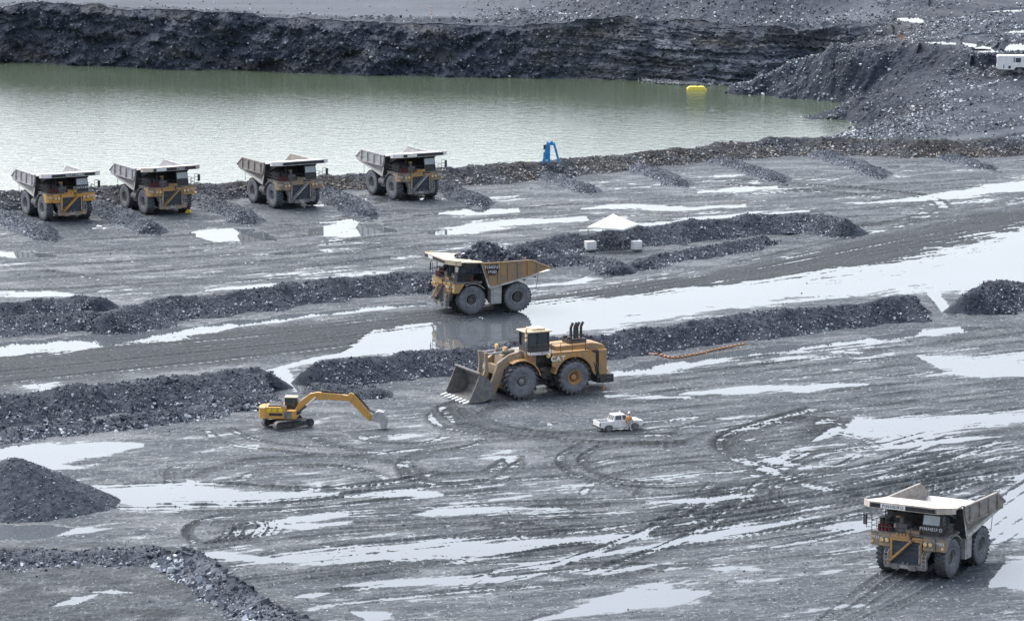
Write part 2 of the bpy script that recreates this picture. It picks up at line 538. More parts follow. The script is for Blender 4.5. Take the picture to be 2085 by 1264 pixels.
# shallow basins: (x, y, half height) stations along each one
PUDDLES = [
    [(-60, 925, 19), (0, 925, 22), (80, 922, 22), (160, 918, 17), (230, 912, 10), (295, 907, 3)],
    [(60, 946, 3), (110, 950, 6), (175, 954, 1)],
    [(170, 1000, 3), (215, 1008, 20), (300, 1008, 24), (400, 1010, 22), (500, 1012, 15), (600, 1008, 9), (690, 1003, 3)],
    [(-60, 1088, 20), (0, 1086, 20), (60, 1083, 18), (110, 1081, 12), (150, 1080, 6), (230, 1076, 2)],
    [(520, 1142, 2), (640, 1132, 12), (760, 1122, 16), (900, 1120, 20), (1000, 1116, 20), (1060, 1110, 14), (1150, 1100, 7), (1320, 1088, 4)],
    [(1080, 1262, 3), (1180, 1247, 9), (1250, 1230, 20), (1350, 1220, 18), (1410, 1212, 9), (1455, 1208, 1)],
    [(700, 1196, 3), (800, 1188, 7), (900, 1180, 9), (1030, 1176, 6), (1110, 1166, 2)],
    [(835, 1046, 1), (880, 1043, 6), (950, 1040, 7), (1050, 1036, 4), (1160, 1035, 1)],
    [(1000, 1162, 2), (1100, 1150, 8), (1200, 1130, 7), (1320, 1115, 5), (1400, 1100, 8), (1500, 1082, 10), (1600, 1066, 5), (1670, 1050, 1)],
    [(1160, 1166, 2), (1230, 1162, 8), (1290, 1158, 6), (1340, 1150, 2)],
    [(1650, 898, 1), (1700, 880, 10), (1740, 868, 20), (1800, 875, 25), (1880, 874, 23), (1960, 860, 16), (2150, 842, 10)],
    [(1780, 915, 2), (1850, 905, 7), (1960, 895, 5), (2040, 890, 2)],
    [(1865, 724, 1), (1920, 740, 13), (2000, 748, 21), (2160, 740, 26)],
    [(1236, 768, 4), (1300, 752, 15), (1400, 735, 14), (1500, 722, 9), (1650, 705, 6), (1800, 686, 8), (1960, 672, 6), (2010, 667, 1)],
    [(1890, 1042, 2), (1960, 1060, 14), (2020, 1052, 38), (2160, 1020, 66)],
    [(2015, 1196, 2), (2050, 1165, 26), (2160, 1180, 50)],
    [(1380, 803, 1), (1400, 800, 3), (1500, 794, 6), (1650, 790, 6), (1770, 782, 3)],
    [(1285, 812, 1), (1330, 810, 4), (1405, 807, 2)],
    [(970, 933, 1), (1010, 931, 3), (1068, 929, 2)],
    [(1540, 942, 1), (1580, 938, 6), (1612, 930, 2)],
    [(100, 1238, 2), (150, 1222, 8), (200, 1210, 2)],
    [(180, 1205, 1), (225, 1203, 4), (300, 1208, 2)],
    [(400, 1126, 2), (440, 1131, 8), (500, 1135, 7), (570, 1138, 2)],
    [(600, 1215, 1), (640, 1212, 7), (680, 1206, 2)],
    [(715, 1246, 2), (760, 1255, 12), (800, 1250, 3)],
    [(500, 1085, 1), (560, 1062, 4), (640, 1052, 6), (710, 1046, 2)],
    [(540, 1068, 2), (620, 1072, 5), (720, 1062, 2)],
    [(700, 1010, 3), (760, 1002, 8), (850, 1003, 8), (900, 1005, 2)],
    [(1310, 1020, 1), (1400, 1018, 4), (1500, 1010, 5), (1560, 1006, 1)],
    [(1670, 1075, 2), (1720, 1068, 8), (1790, 1062, 5)],
    # haul road
    [(-60, 716, 15), (0, 712, 14), (150, 698, 16), (250, 685, 14), (350, 676, 13), (450, 664, 7), (600, 645, 5), (720, 632, 5), (870, 617, 3)],
    [(1050, 588, 2), (1150, 576, 3), (1230, 560, 6), (1290, 548, 9), (1340, 541, 3)],
    [(540, 757, 2), (690, 722, 5), (760, 700, 20), (860, 692, 25), (960, 686, 27), (1075, 668, 38), (1160, 650, 30), (1300, 630, 26),
     (1400, 615, 24), (1600, 588, 22), (1800, 565, 26), (1920, 548, 38), (2000, 538, 50), (2160, 505, 52)],
    [(1890, 596, 4), (1912, 612, 18), (1930, 632, 12), (1950, 645, 2)],
    [(560, 758, 6), (585, 770, 20), (605, 788, 9), (615, 798, 1)],
    [(1760, 415, 1), (1880, 402, 4), (1960, 392, 7), (2160, 368, 11)],
    # bench
    [(385, 475, 2), (430, 478, 13), (520, 478, 12), (565, 488, 3)],
    [(630, 472, 5), (700, 468, 15), (760, 465, 11), (810, 470, 3)],
    [(870, 476, 2), (960, 464, 10), (1100, 450, 6), (1195, 444, 4)],
    [(885, 436, 1), (960, 432, 6), (1060, 429, 3)],
    [(1180, 424, 2), (1290, 420, 5), (1400, 425, 4), (1520, 418, 2)],
    [(420, 592, 1), (540, 582, 4), (670, 574, 2)],
    [(-60, 602, 4), (30, 600, 6), (100, 600, 7), (160, 602, 2)],
    [(-60, 520, 5), (60, 516, 5), (115, 521, 2)],
    [(1180, 470, 2), (1300, 460, 4), (1500, 440, 4), (1650, 430, 2)],
    [(1420, 392, 1), (1500, 384, 4), (1580, 380, 2)],
]

# ---- fan of ground vertices, dense where the ground is near the camera's line of sight
col_px = np.concatenate([np.linspace(-4200, -130, 40), np.arange(-100, 2186, 1.55), np.linspace(2220, 6300, 40)])
row_py = np.concatenate([[9000, 5200, 3300, 2400, 1900, 1600, 1450, 1380], np.arange(1330, 268, -1.15), np.linspace(266, 60, 60), [0, -150, -350, -520, -640, -720, -780]])
NR, NC = len(row_py), len(col_px)
GPX, GPY = np.meshgrid(col_px, row_py)
_g = at_np(GPX, GPY, 0.0)
GX, GY = _g[..., 0], _g[..., 1]

def lower_soft(mask_px, mask_py, st):
    xs, ys, hs = (np.array([p[i] for p in st], float) for i in range(3))
    yc = np.interp(mask_px, xs, ys)
    h = np.interp(mask_px, xs, hs)
    m = 1 - np.abs(mask_py - yc) / np.maximum(h, 0.6)
    out = np.maximum(xs[0] - mask_px, mask_px - xs[-1])
    return np.where(out > 0, -1 - out / 12, m)

def road_mask(X, Y, PX, PY):
    ya = np.interp(PX, [-80, 700, 1400, 2140], [722, 655, 566, 408])
    yb = np.interp(PX, [-80, 700, 1400, 2140], [800, 712, 606, 500])
    f = (PY - ya) / (yb - ya) + 0.12 * fbm(X / 9, Y / 9, 71, 3)
    return sstep(-0.12, 0.12, f) * sstep(1.15, 0.9, f)

def ground_base(X, Y, PX, PY):
    ca, sa = math.cos(D2R(24)), math.sin(D2R(24))
    u, v = X * ca + Y * sa, -X * sa + Y * ca
    warp = fbm(u / 9, v / 5, 51, 3)
    z = 0.072 + 0.055 * fbm(u / 26, v / 8, 3, 4)
    z = z + 0.075 * fbm(u / 5.5 + 0.4 * warp, v / 1.6 + 0.3 * warp, 9, 4)
    z = z + 0.05 * fbm(u / 1.5 + 0.2 * warp, v / 0.6, 21, 3)
    z = z + 0.016 * fbm(X / 0.35, Y / 0.35, 33, 2)
    wob = 5.0 * fbm(X / 7, Y / 10, 61, 4)
    dep = np.zeros_like(z)
    for st in PUDDLES:
        y0, y1 = min(p[1] - p[2] for p in st) - 14, max(p[1] + p[2] for p in st) + 14
        x0, x1 = st[0][0] - 30, st[-1][0] + 30
        sel = (PX > x0) & (PX < x1) & (PY > y0) & (PY < y1)
        if not sel.any(): continue
        m = lower_soft(PX[sel] + wob[sel], PY[sel] + 0.45 * wob[sel], st)
        dep[sel] = np.maximum(dep[sel], sstep(-0.75, 0.65, m))
    z = z * (1 - 0.25 * dep) + 0.012 - 0.15 * dep
    road = road_mask(X, Y, PX, PY)
    llx = np.interp(PY, [1105, 1120, 1180, 1264, 1400], [300, 380, 470, 620, 800])
    ll = sstep(60, -30, PX - llx) * sstep(1098, 1125, PY)
    z = z + ll * (0.05 + 0.05 * fbm(X / 1.1, Y / 1.1, 77, 3) + 0.05 * np.abs(fbm(X / 0.5, Y / 0.5, 78, 2)))
    z = np.where(dep > 0.15, z, z * (1 - 0.75 * road) + 0.06 * road)
    z = z - 0.06 * dep * road
    return z

GZ = ground_base(GX, GY, GPX, GPY)
CHURN = 0.75 * road_mask(GX, GY, GPX, GPY)
_ll = sstep(60, -30, GPX - np.interp(GPY, [1105, 1120, 1180, 1264, 1400], [300, 380, 470, 620, 800])) * sstep(1098, 1125, GPY)
CHURN = np.maximum(CHURN, _ll * np.clip(0.45 + 0.5 * fbm(GX / 3, GY / 3, 79, 4), 0, 0.9))

def catmull(P, step):
    P = np.asarray(P, float)
    Q = np.vstack([2 * P[0] - P[1], P, 2 * P[-1] - P[-2]])
    out = []
    for i in range(1, len(Q) - 2):
        n = max(2, int(np.linalg.norm(Q[i + 1] - Q[i]) / step))
        t = np.linspace(0, 1, n, endpoint=False)[:, None]
        a, b, c, d = Q[i - 1], Q[i], Q[i + 1], Q[i + 2]
        out.append(0.5 * (2 * b + (c - a) * t + (2 * a - 5 * b + 4 * c - d) * t ** 2 + (3 * b - a - 3 * c + d) * t ** 3))
    return np.vstack(out + [P[-1:]])

def rut(pts, w=1.0, depth=0.06, lug=0.9, churn=0.6, offset=0.0):
    P = catmull(at_np([p[0] for p in pts], [p[1] for p in pts], 0.0)[:, :2], 2.0)
    if offset:
        T = np.gradient(P, axis=0)
        T /= np.linalg.norm(T, axis=1)[:, None] + 1e-9
        P = P + np.stack([-T[:, 1], T[:, 0]], -1) * offset
    s0 = 0.0
    for a, b in zip(P[:-1], P[1:]):
        L_ = float(np.linalg.norm(b - a))
        if L_ < 1e-4: continue
        lo, hi = np.minimum(a, b) - w * 1.3, np.maximum(a, b) + w * 1.3
        cx = [to_px(x, y)[0] for x in (lo[0], hi[0]) for y in (lo[1], hi[1])]
        cy = [to_px(x, y)[1] for x in (lo[0], hi[0]) for y in (lo[1], hi[1])]
        c0, c1 = np.searchsorted(col_px, [min(cx), max(cx)])
        r0, r1 = np.searchsorted(-row_py, [-max(cy), -min(cy)])
        if c1 - c0 < 1 or r1 - r0 < 1:
            s0 += L_
            continue
        x, y = GX[r0:r1, c0:c1], GY[r0:r1, c0:c1]
        d = (b - a) / L_
        t = (x - a[0]) * d[0] + (y - a[1]) * d[1]
        q = -(x - a[0]) * d[1] + (y - a[1]) * d[0]
        ins = (t >= 0) & (t < L_)
        aq = np.abs(q)
        body = np.clip(1 - (2 * aq / w) ** 2, 0, 1) ** 0.5 * ins
        ph = (t + s0) / lug * 2 * math.pi + np.sign(q) * 0.8 + aq * 2.0
        rim = np.exp(-((aq - 0.62 * w) / (0.17 * w)) ** 2) * ins
        fade = 0.75 + 0.4 * vnoise((t + s0) / 7, np.zeros_like(t) + pts[0][0], 5)
        GZ[r0:r1, c0:c1] += fade * 1.35 * (-depth * body + 0.85 * depth * np.sin(ph) * body + 0.95 * depth * rim)
        CHURN[r0:r1, c0:c1] = np.maximum(CHURN[r0:r1, c0:c1], churn * fade * np.clip(body * 1.4 + rim * 0.7, 0, 1))
        s0 += L_

def pair(pts, gauge=5.0, **k):
    rut(pts, offset=gauge / 2, **k)
    rut(pts, offset=-gauge / 2, **k)

# vehicle tracks of the yard
rut([(1660, 832), (1560, 860), (1490, 884), (1465, 906), (1492, 930), (1560, 956), (1640, 986), (1720, 1003)], 1.9, 0.07, 0.8, 1.15)
rut([(1640, 850), (1565, 868), (1532, 888), (1525, 908), (1550, 926), (1592, 941), (1625, 947)], 1.9, 0.07, 0.8, 1.15)
rut([(1690, 850), (1675, 880), (1635, 912), (1602, 938), (1555, 965), (1490, 1000), (1400, 1035)], 3.0, 0.05, 0.9, 1.15)
rut([(1600, 950), (1700, 918), (1800, 906), (1900, 880), (2000, 868)], 1.2, 0.07, 0.8, 0.8)
rut([(905, 828), (918, 850), (970, 874), (1060, 890), (1150, 897), (1270, 906), (1400, 905)], 1.7, 0.09, 0.9, 1.1)
rut([(935, 832), (960, 853), (1020, 871), (1100, 882), (1200, 888), (1380, 886)], 1.7, 0.09, 0.9, 1.1)
rut([(868, 838), (890, 862), (945, 880), (1010, 892)], 0.9, 0.05, 0.8, 0.7)
rut([(1000, 960), (1040, 935), (1045, 955), (1000, 980), (930, 990), (850, 980), (820, 955), (830, 935), (880, 918)], 1.4, 0.07, 0.8, 0.8)
rut([(700, 935), (850, 914), (950, 902), (1080, 893), (1180, 880), (1300, 868), (1420, 850)], 1.1, 0.05, 0.8, 0.7)
rut([(420, 876), (450, 900), (540, 916), (640, 926), (740, 925)], 0.9, 0.07, 0.7, 0.8)
rut([(470, 874), (520, 895), (620, 910), (720, 912)], 0.7, 0.05, 0.7, 0.7)
rut([(345, 985), (342, 965), (360, 950), (420, 945), (520, 948), (640, 952)], 0.8, 0.05, 0.7, 0.6)
rut([(390, 982), (380, 966), (400, 957), (480, 956)], 0.8, 0.05, 0.7, 0.6)
rut([(200, 990), (400, 984), (600, 995), (760, 990), (900, 960)], 1.2, 0.08, 0.9, 0.8)
rut([(320, 1022), (480, 1024), (600, 1018), (740, 1004), (860, 990)], 1.2, 0.08, 0.9, 0.8)
rut([(180, 1032), (300, 1036), (420, 1030), (560, 1018)], 1.1, 0.07, 0.9, 0.7)
for k in range(7):                              # short turning marks left of centre
    x = 445 + 17 * k
    rut([(x - 25, 1110 - 2 * k), (x + 8, 1098 - 2 * k), (x + 22, 1080 - 2 * k), (x + 18, 1070 - 2 * k)], 0.9, 0.1, 0.7, 0.7)
for k, (y0, y1, y2, y3) in enumerate([(1092, 1072, 1058, 1040), (1132, 1098, 1078, 1052), (1150, 1118, 1090, 1060), (1178, 1140, 1108, 1068),
                                      (1192, 1158, 1124, 1078), (1228, 1185, 1146, 1092), (1060, 1046, 1030, 1012)]):
    pair([(430, y0), (720, y1), (1040, y2), (1400, y3), (1720, y3 - 50), (2120, y3 - 118)], 5.0 if k % 2 else 2.4, w=1.0, depth=0.075, lug=0.9, churn=0.7)
for k in range(4):
    y = 985 + 31 * k
    pair([(1350, y + 60), (1600, y + 15), (1800, y - 28), (1900, y - 58), (1985, y - 92)], 5.2, w=1.1, depth=0.07, lug=0.9, churn=0.75)
for k in range(5):
    x = 1960 + 34 * k
    rut([(x - 330, 1300 - 10 * k), (x - 200, 1200), (x - 60, 1100), (x + 60, 1010), (x + 170, 940)], 1.1, 0.045, 0.9, 0.35)
for k in range(7):
    y = 712 + 19 * k
    rut([(1260, y + 58), (1450, y + 38), (1650, y + 16), (1850, y - 6), (2120, y - 38)], 1.0, 0.055, 0.8, 0.7)
for k in range(8):
    y = 880 + 12 * k + RNG.uniform(-4, 4)
    rut([(1080 + 30 * k, y + 40), (1250, y + 22), (1450, y + 4), (1750, y - 34), (2100, y - 74)], 0.8, 0.04, 0.8, 0.55)
for k in range(10):
    x, y = RNG.uniform(100, 1500), RNG.uniform(960, 1250)
    rut([(x, y + 12), (x + 130, y), (x + 300, y - 16), (x + 480, y - 42)], 0.9, 0.07, 0.8, 0.6)
for pts_ in ([(330, 1018), (520, 1020), (720, 1000), (940, 975), (1180, 960)], [(350, 1034), (560, 1030), (760, 1012), (1000, 990)],
             [(640, 1222), (900, 1196), (1150, 1176), (1400, 1140)], [(1240, 775), (1500, 742), (1800, 706), (2085, 672)],
             [(1500, 985), (1440, 1040), (1330, 1100), (1150, 1165)]):
    pair(pts_, 4.4, w=1.2, depth=0.075, lug=0.85, churn=0.8)
for (cx_, cy_, rx_, ry_, a0_, a1_) in [(1560, 905, 150, 52, 20, 250), (1640, 930, 210, 62, 200, 340), (1500, 1010, 260, 60, 180, 320), (1180, 1010, 300, 70, 10, 130), (1750, 1010, 200, 66, 90, 230),
                                       (640, 985, 200, 46, 190, 350), (980, 1085, 320, 58, 30, 160), (1350, 940, 190, 50, 60, 220), (560, 1085, 130, 34, 150, 300), (1230, 1200, 260, 46, 170, 300),
                                       (1050, 850, 120, 34, 120, 250), (820, 880, 140, 34, 20, 170)]:
    A_ = [D2R(a0_ + (a1_ - a0_) * i / 7) for i in range(8)]
    pair([(cx_ + rx_ * math.cos(a), cy_ + ry_ * math.sin(a)) for a in A_], RNG.choice([2.2, 4.6, 5.2]), w=RNG.uniform(0.7, 1.2), depth=0.055, lug=0.8, churn=0.95)
# haul road: ruts along its length
for k in range(15):
    f = k / 14
    A, B, C_, D_ = (-80, 722 + 74 * f), (700, 652 + 58 * f), (1400, 555 + 56 * f), (2140, 385 + 130 * f)
    j = RNG.uniform(-3, 3)
    rut([(A[0], A[1] + j), (B[0], B[1] + j), (C_[0], C_[1] - j), (D_[0], D_[1] - j)], RNG.uniform(0.8, 1.6), 0.035, 1.1, RNG.uniform(0.3, 0.75))
# bench
for k in range(9):
    y = 424 + 15 * k
    rut([(RNG.uniform(150, 500), y + 62), (800, y + 26), (1150, y - 6), (1500, y - 26), (2000, y - 58)], 1.0, 0.05, 0.9, 0.6)
for k in range(5):
    rut([(-60, 500 + 24 * k), (220, 488 + 24 * k), (520, 470 + 22 * k), (800, 436 + 22 * k)], 1.1, 0.05, 0.9, 0.6)
rut([(1480, 376), (1750, 398), (1850, 412), (1885, 432), (1800, 456), (1650, 475)], 1.6, 0.06, 0.9, 0.85)
rut([(1500, 366), (1760, 386), (1880, 400), (1920, 424), (1860, 450)], 1.6, 0.06, 0.9, 0.85)
rut([(80, 552), (160, 562), (230, 575), (300, 590)], 1.4, 0.07, 0.9, 0.8)
rut([(700, 444), (760, 432), (860, 430), (960, 424)], 1.3, 0.06, 0.9, 0.8)

# beyond the bank the ground drops under the lake
drop = np.clip((bank_foot(GPX) - GPY) * 0.42, 0, 11)
GZ = np.where(drop > 0, -drop + np.minimum(GZ, 0.0) * 0, GZ)
GZ = np.where(GPY > 1340, 0.12, GZ)

ground = quads_object('ground', np.stack([GX, GY, GZ], -1).reshape(-1, 3), grid_quads(NR, NC), M['ground'], {'churn': CHURN.ravel()}, smooth=True)
tag(ground, 'wet dark gravel floor of the pit with tyre tracks', 'ground', kind='structure')

def ground_z(x, y):
    px, py = to_px(np.asarray(x, float), np.asarray(y, float), 0.0)
    c = np.clip(np.searchsorted(col_px, px), 1, NC - 1)
    r = np.clip(np.searchsorted(-row_py, -py), 1, NR - 1)
    return 0.5 * (GZ[r, c] + GZ[r - 1, c - 1])

# still water in every low place of the pit floor
wx = np.linspace(-400, 2500, 60)
wv = np.vstack([at_np(wx, np.full(60, 1500.0), 0.0), at_np(wx, bank_foot(wx) - 6.0, 0.0)])
water = quads_object('puddle_water', wv, grid_quads(2, 60), M['puddle'])
tag(water, 'pale rainwater lying in the low places of the pit floor', 'water', kind='structure')

# ------------------------------------------------------------------ broken rock
_unit = np.array([(-1, -1, -1), (1, -1, -1), (1, 1, -1), (-1, 1, -1), (-1, -1, 1), (1, -1, 1), (1, 1, 1), (-1, 1, 1)], float)
_uq = np.array([(3, 2, 1, 0), (4, 5, 6, 7), (0, 1, 5, 4), (1, 2, 6, 5), (2, 3, 7, 6), (3, 0, 4, 7)])

def rocks(P, size, tone, warm):
    n = len(P)
    if n == 0:
        return np.zeros((0, 3)), np.zeros((0, 4), int), np.zeros(0), np.zeros(0)
    v = _unit[None] * RNG.uniform(0.45, 1.0, (n, 8, 3))
    v[:, 4:, :2] *= RNG.uniform(0.45, 1.0, (n, 1, 1))
    v *= RNG.uniform((0.55, 0.4, 0.3), (1.15, 0.95, 0.75), (n, 3))[:, None, :]
    a, b, c = RNG.uniform(0, 2 * math.pi, n), RNG.normal(0, 0.5, n), RNG.normal(0, 0.5, n)
    for ang, i, j in ((c, 1, 2), (b, 0, 2), (a, 0, 1)):
        p, q = v[..., i].copy(), v[..., j].copy()
        co, si = np.cos(ang)[:, None], np.sin(ang)[:, None]
        v[..., i], v[..., j] = p * co - q * si, p * si + q * co
    v = v * (np.asarray(size) * 0.5)[:, None, None] + P[:, None, :]
    q = _uq[None] + (np.arange(n) * 8)[:, None, None]
    return v.reshape(-1, 3), q.reshape(-1, 4), np.repeat(tone, 8), np.repeat(warm, 8)

def rock_sizes(n, lo, hi, power=2.2):
    u = RNG.uniform(0, 1, n)
    k = 1 - power
    return (lo ** k + u * (hi ** k - lo ** k)) ** (1 / k)

def rock_tones(n, mean=0.2, pale=0.12):
    t = np.clip(RNG.normal(mean, 0.1, n), 0.02, 1)
    return np.where(RNG.uniform(0, 1, n) < pale, RNG.uniform(0.5, 1.0, n), t)

def ridge(name, crest, H, wf, wb, dens=24.0, step=0.26, taper=(2.0, 2.0), tone=0.07, rock_mean=0.2, pale=0.14, rmax=0.4, warm=0.0,
          rough=1.0, low=0.6, zend=-0.3, label=None, cat='rubble berm', group=None, kind=None, seed=0, hvar=0.14, deep=None):
    Hs = np.full(len(crest), H, float)
    P = at_np([c[0] for c in crest], [c[1] for c in crest], Hs)[:, :2]
    P = catmull(P, step)
    d = np.concatenate([[0], np.cumsum(np.linalg.norm(np.diff(P, axis=0), axis=1))])
    ns = max(8, int(d[-1] / step))
    s = np.linspace(0, d[-1], ns)
    P = np.stack([np.interp(s, d, P[:, 0]), np.interp(s, d, P[:, 1])], -1)
    T = np.gradient(P, axis=0)
    for _ in range(6):
        T[1:-1] = (T[:-2] + T[1:-1] * 2 + T[2:]) / 4
    T /= np.linalg.norm(T, axis=1)[:, None] + 1e-9
    Nn = np.stack([T[:, 1], -T[:, 0]], -1)
    Nn *= -1 if Nn[:, 1].mean() > 0 else 1              # towards the viewer's side
    tt = np.arange(-(wb + 1.0), wf + 1.0, step)
    S, Tt = np.meshgrid(s, tt, indexing='ij')
    X = P[:, None, 0] + Nn[:, None, 0] * Tt
    Y = P[:, None, 1] + Nn[:, None, 1] * Tt
    end = np.minimum(sstep(0, max(taper[0], 0.01), S), sstep(0, max(taper[1], 0.01), d[-1] - S))
    hh = H * (1 + hvar * fbm(S / 5, S * 0 + seed, 70 + seed, 3)) * end
    wv_ = np.where(Tt > 0, wf, wb) * (1 + 0.22 * fbm(S / 4, Tt / 9 + seed, 80 + seed, 3)) * (0.35 + 0.65 * end)
    u = np.abs(Tt) / wv_
    prof = 1 - (np.sqrt(u * u + 0.03) - math.sqrt(0.03)) / (math.sqrt(1.03) - math.sqrt(0.03))
    Z = np.where(prof > 0, hh * prof, -0.45 * np.clip(-prof * 8, 0, 1)) - 0.4 * (1 - end)
    if deep is not None:                                 # far flank runs on down under the lake
        Z = np.where(Tt < 0, hh - (np.sqrt(Tt * Tt + 0.8) - 0.9) * deep, Z)
    amp = np.clip(prof * 3 + 0.1, 0.0, 1) * rough * (0.3 + 0.7 * end)
    Z = Z + amp * (0.16 * fbm(X / 1.5, Y / 1.5, 90 + seed, 3) + 0.10 * np.abs(fbm(X / 0.6, Y / 0.6, 95 + seed, 2)))
    edge = (u > 1.06) & (Tt > 0) if deep is not None else (u > 1.06)
    Z = np.where(edge, np.minimum(Z, zend), Z)
    V = np.stack([X, Y, Z], -1).reshape(-1, 3)
    tn = 0.65 * tone * (1 + 0.6 * fbm(X / 2.2, Y / 2.2, 60 + seed, 3))
    wm = np.clip(warm + 0.35 * (warm > 0) * fbm(X / 6, Y / 3, 66 + seed, 3), 0, 1)
    n = int(dens * d[-1] * (wf + 0.4 * wb))
    si = RNG.integers(0, ns, n)
    ne = [int(1.6 * dens * tp * wf) for tp in taper]
    si = np.concatenate([si, (RNG.uniform(0, 1, ne[0]) * taper[0] / step).astype(int), ns - 1 - (RNG.uniform(0, 1, ne[1]) * taper[1] / step).astype(int)])
    si = np.clip(si, 0, ns - 1)
    n = len(si)
    f = RNG.beta(1.5, 1.0 / max(low, 0.2), n)
    ti_m = np.where(RNG.uniform(0, 1, n) < 0.86, f * wv_[si, -1] * 1.05, -RNG.uniform(0, 1, n) * wb * 0.5 * end[si, 0])
    ti = np.clip(np.searchsorted(tt, ti_m), 0, len(tt) - 1)
    keep = end[si, ti] > 0.02
    si, ti = si[keep], ti[keep]
    n = len(si)
    sz = rock_sizes(n, 0.08, rmax, 2.5)
    RP = np.stack([X[si, ti] + RNG.uniform(-step, step, n), Y[si, ti] + RNG.uniform(-step, step, n), np.maximum(Z[si, ti], 0.02) + sz * 0.12], -1)
    low_f = np.clip(Tt[si, ti] / wf, 0, 1)
    is_pale = RNG.uniform(0, 1, n) < pale * 2.0 * low_f ** 1.5
    rt = rock_tones(n, rock_mean * 0.75, 0.03) * (0.45 + 0.6 * low_f)
    rt = np.where(is_pale, RNG.uniform(0.35, 0.85, n), rt)
    sz = np.where(is_pale, np.clip(sz * 1.35, 0.14, rmax * 1.2), sz)
    rv, rq, rtone, rwarm = rocks(RP, sz, rt, np.clip(wm[si, ti] + RNG.normal(0, 0.25, n) * (warm > 0), 0, 1))
    V2 = np.vstack([V, rv])
    Q2 = np.vstack([grid_quads(ns, len(tt)), rq + len(V)])
    o = quads_object(name, V2, Q2, M['rubble'], {'tone': np.concatenate([tn.ravel(), rtone]), 'warm': np.concatenate([wm.ravel(), rwarm])})
    return tag(o, label, cat, group, kind)

# bank between the bench and the lake
ridge('lake_bank', BANK, 2.0, 4.6, 15.0, dens=17.0, step=0.34, taper=(0, 0), tone=0.09, rock_mean=0.34, pale=0.3, rmax=0.55, warm=0.5,
      deep=0.62, label='long rocky bank with brownish stones between the parked trucks and the lake', cat='bank', kind='structure', seed=1, hvar=0.2)

G1 = 'rubble berms lining the haul road'
ridge('rubble_berm', [(-120, 816), (0, 804), (200, 784), (400, 765), (540, 753), (566, 757)], 2.3, 6.6, 4.0, taper=(0, 2.0), seed=2, rmax=0.5, pale=0.1,
      label='long dark rubble berm behind the excavator, left of the drainage gap', group=G1)
ridge('rubble_berm', [(-120, 886), (0, 874), (120, 862), (270, 846), (420, 824), (530, 806), (560, 800)], 0.8, 3.4, 2.4, taper=(0, 6.0), seed=3, rmax=0.75, pale=0.2,
      label='low ledge of pale boulders at the foot of the berm left of the excavator', group=G1, low=0.8)
ridge('rubble_berm', [(624, 748), (690, 735), (760, 727), (860, 714), (1060, 694), (1230, 679), (1500, 643), (1800, 610), (1866, 603), (1886, 606)], 2.3, 4.4, 4.0,
      taper=(1.5, 2.2), seed=4, label='longest dark rubble berm, running behind the wheel loader to the right channel', group=G1, dens=26, pale=0.14, rmax=0.4)
ridge('rubble_berm', [(622, 778), (680, 784), (760, 790), (818, 798)], 0.9, 2.6, 3.2, taper=(1, 4), seed=5, dens=22, pale=0.1,
      label='short low rubble apron in front of the berm above the excavator boom', group=G1)
ridge('rubble_berm', [(1972, 600), (1990, 587), (2030, 572), (2085, 571), (2200, 562)], 2.6, 6.6, 4.0, taper=(2.5, 0), seed=6, dens=26,
      label='dark rubble berm at the right edge beyond the drainage channel', group=G1, pale=0.14, rmax=0.4)
ridge('rubble_berm', [(-120, 655), (0, 644), (100, 638), (180, 634), (236, 636)], 1.7, 4.6, 3.0, taper=(0, 3), seed=7, pale=0.16,
      label='rubble berm at the left edge between the bench and the haul road', group=G1)
ridge('rubble_berm', [(-120, 626), (0, 618), (100, 609), (180, 606), (222, 614)], 1.4, 3.4, 3.0, taper=(0, 3), seed=8, pale=0.14,
      label='rear dark berm at the left edge behind another berm', group=G1)
ridge('rubble_berm', [(186, 646), (240, 632), (330, 610), (450, 598), (640, 574), (780, 560), (880, 556), (930, 562)], 1.9, 5.2, 3.5, taper=(3, 3), seed=9, pale=0.14,
      label='middle rubble berm ending behind the front of the loaded haul truck', group=G1)
ridge('rubble_berm', [(1034, 506), (1070, 490), (1130, 480), (1230, 470), (1400, 453), (1560, 438), (1640, 434), (1700, 441), (1745, 456)], 2.0, 4.8, 4.0, taper=(3, 5), seed=10,
      dens=24, pale=0.16, label='rubble berm behind the white tent and its two water tanks', group=G1)
ridge('rubble_berm', [(1030, 540), (1110, 526), (1180, 521), (1240, 530), (1268, 546)], 1.0, 2.8, 2.6, taper=(2, 2), seed=11, pale=0.12,
      label='low rubble mound just right of the loaded truck bed', group=G1)
ridge('rubble_berm', [(1292, 536), (1340, 519), (1420, 506), (1500, 493), (1590, 476)], 0.9, 2.8, 2.4, taper=(2, 5), seed=12, pale=0.18,
      label='low rubble strip on the road side to the right of the tent', group=G1)

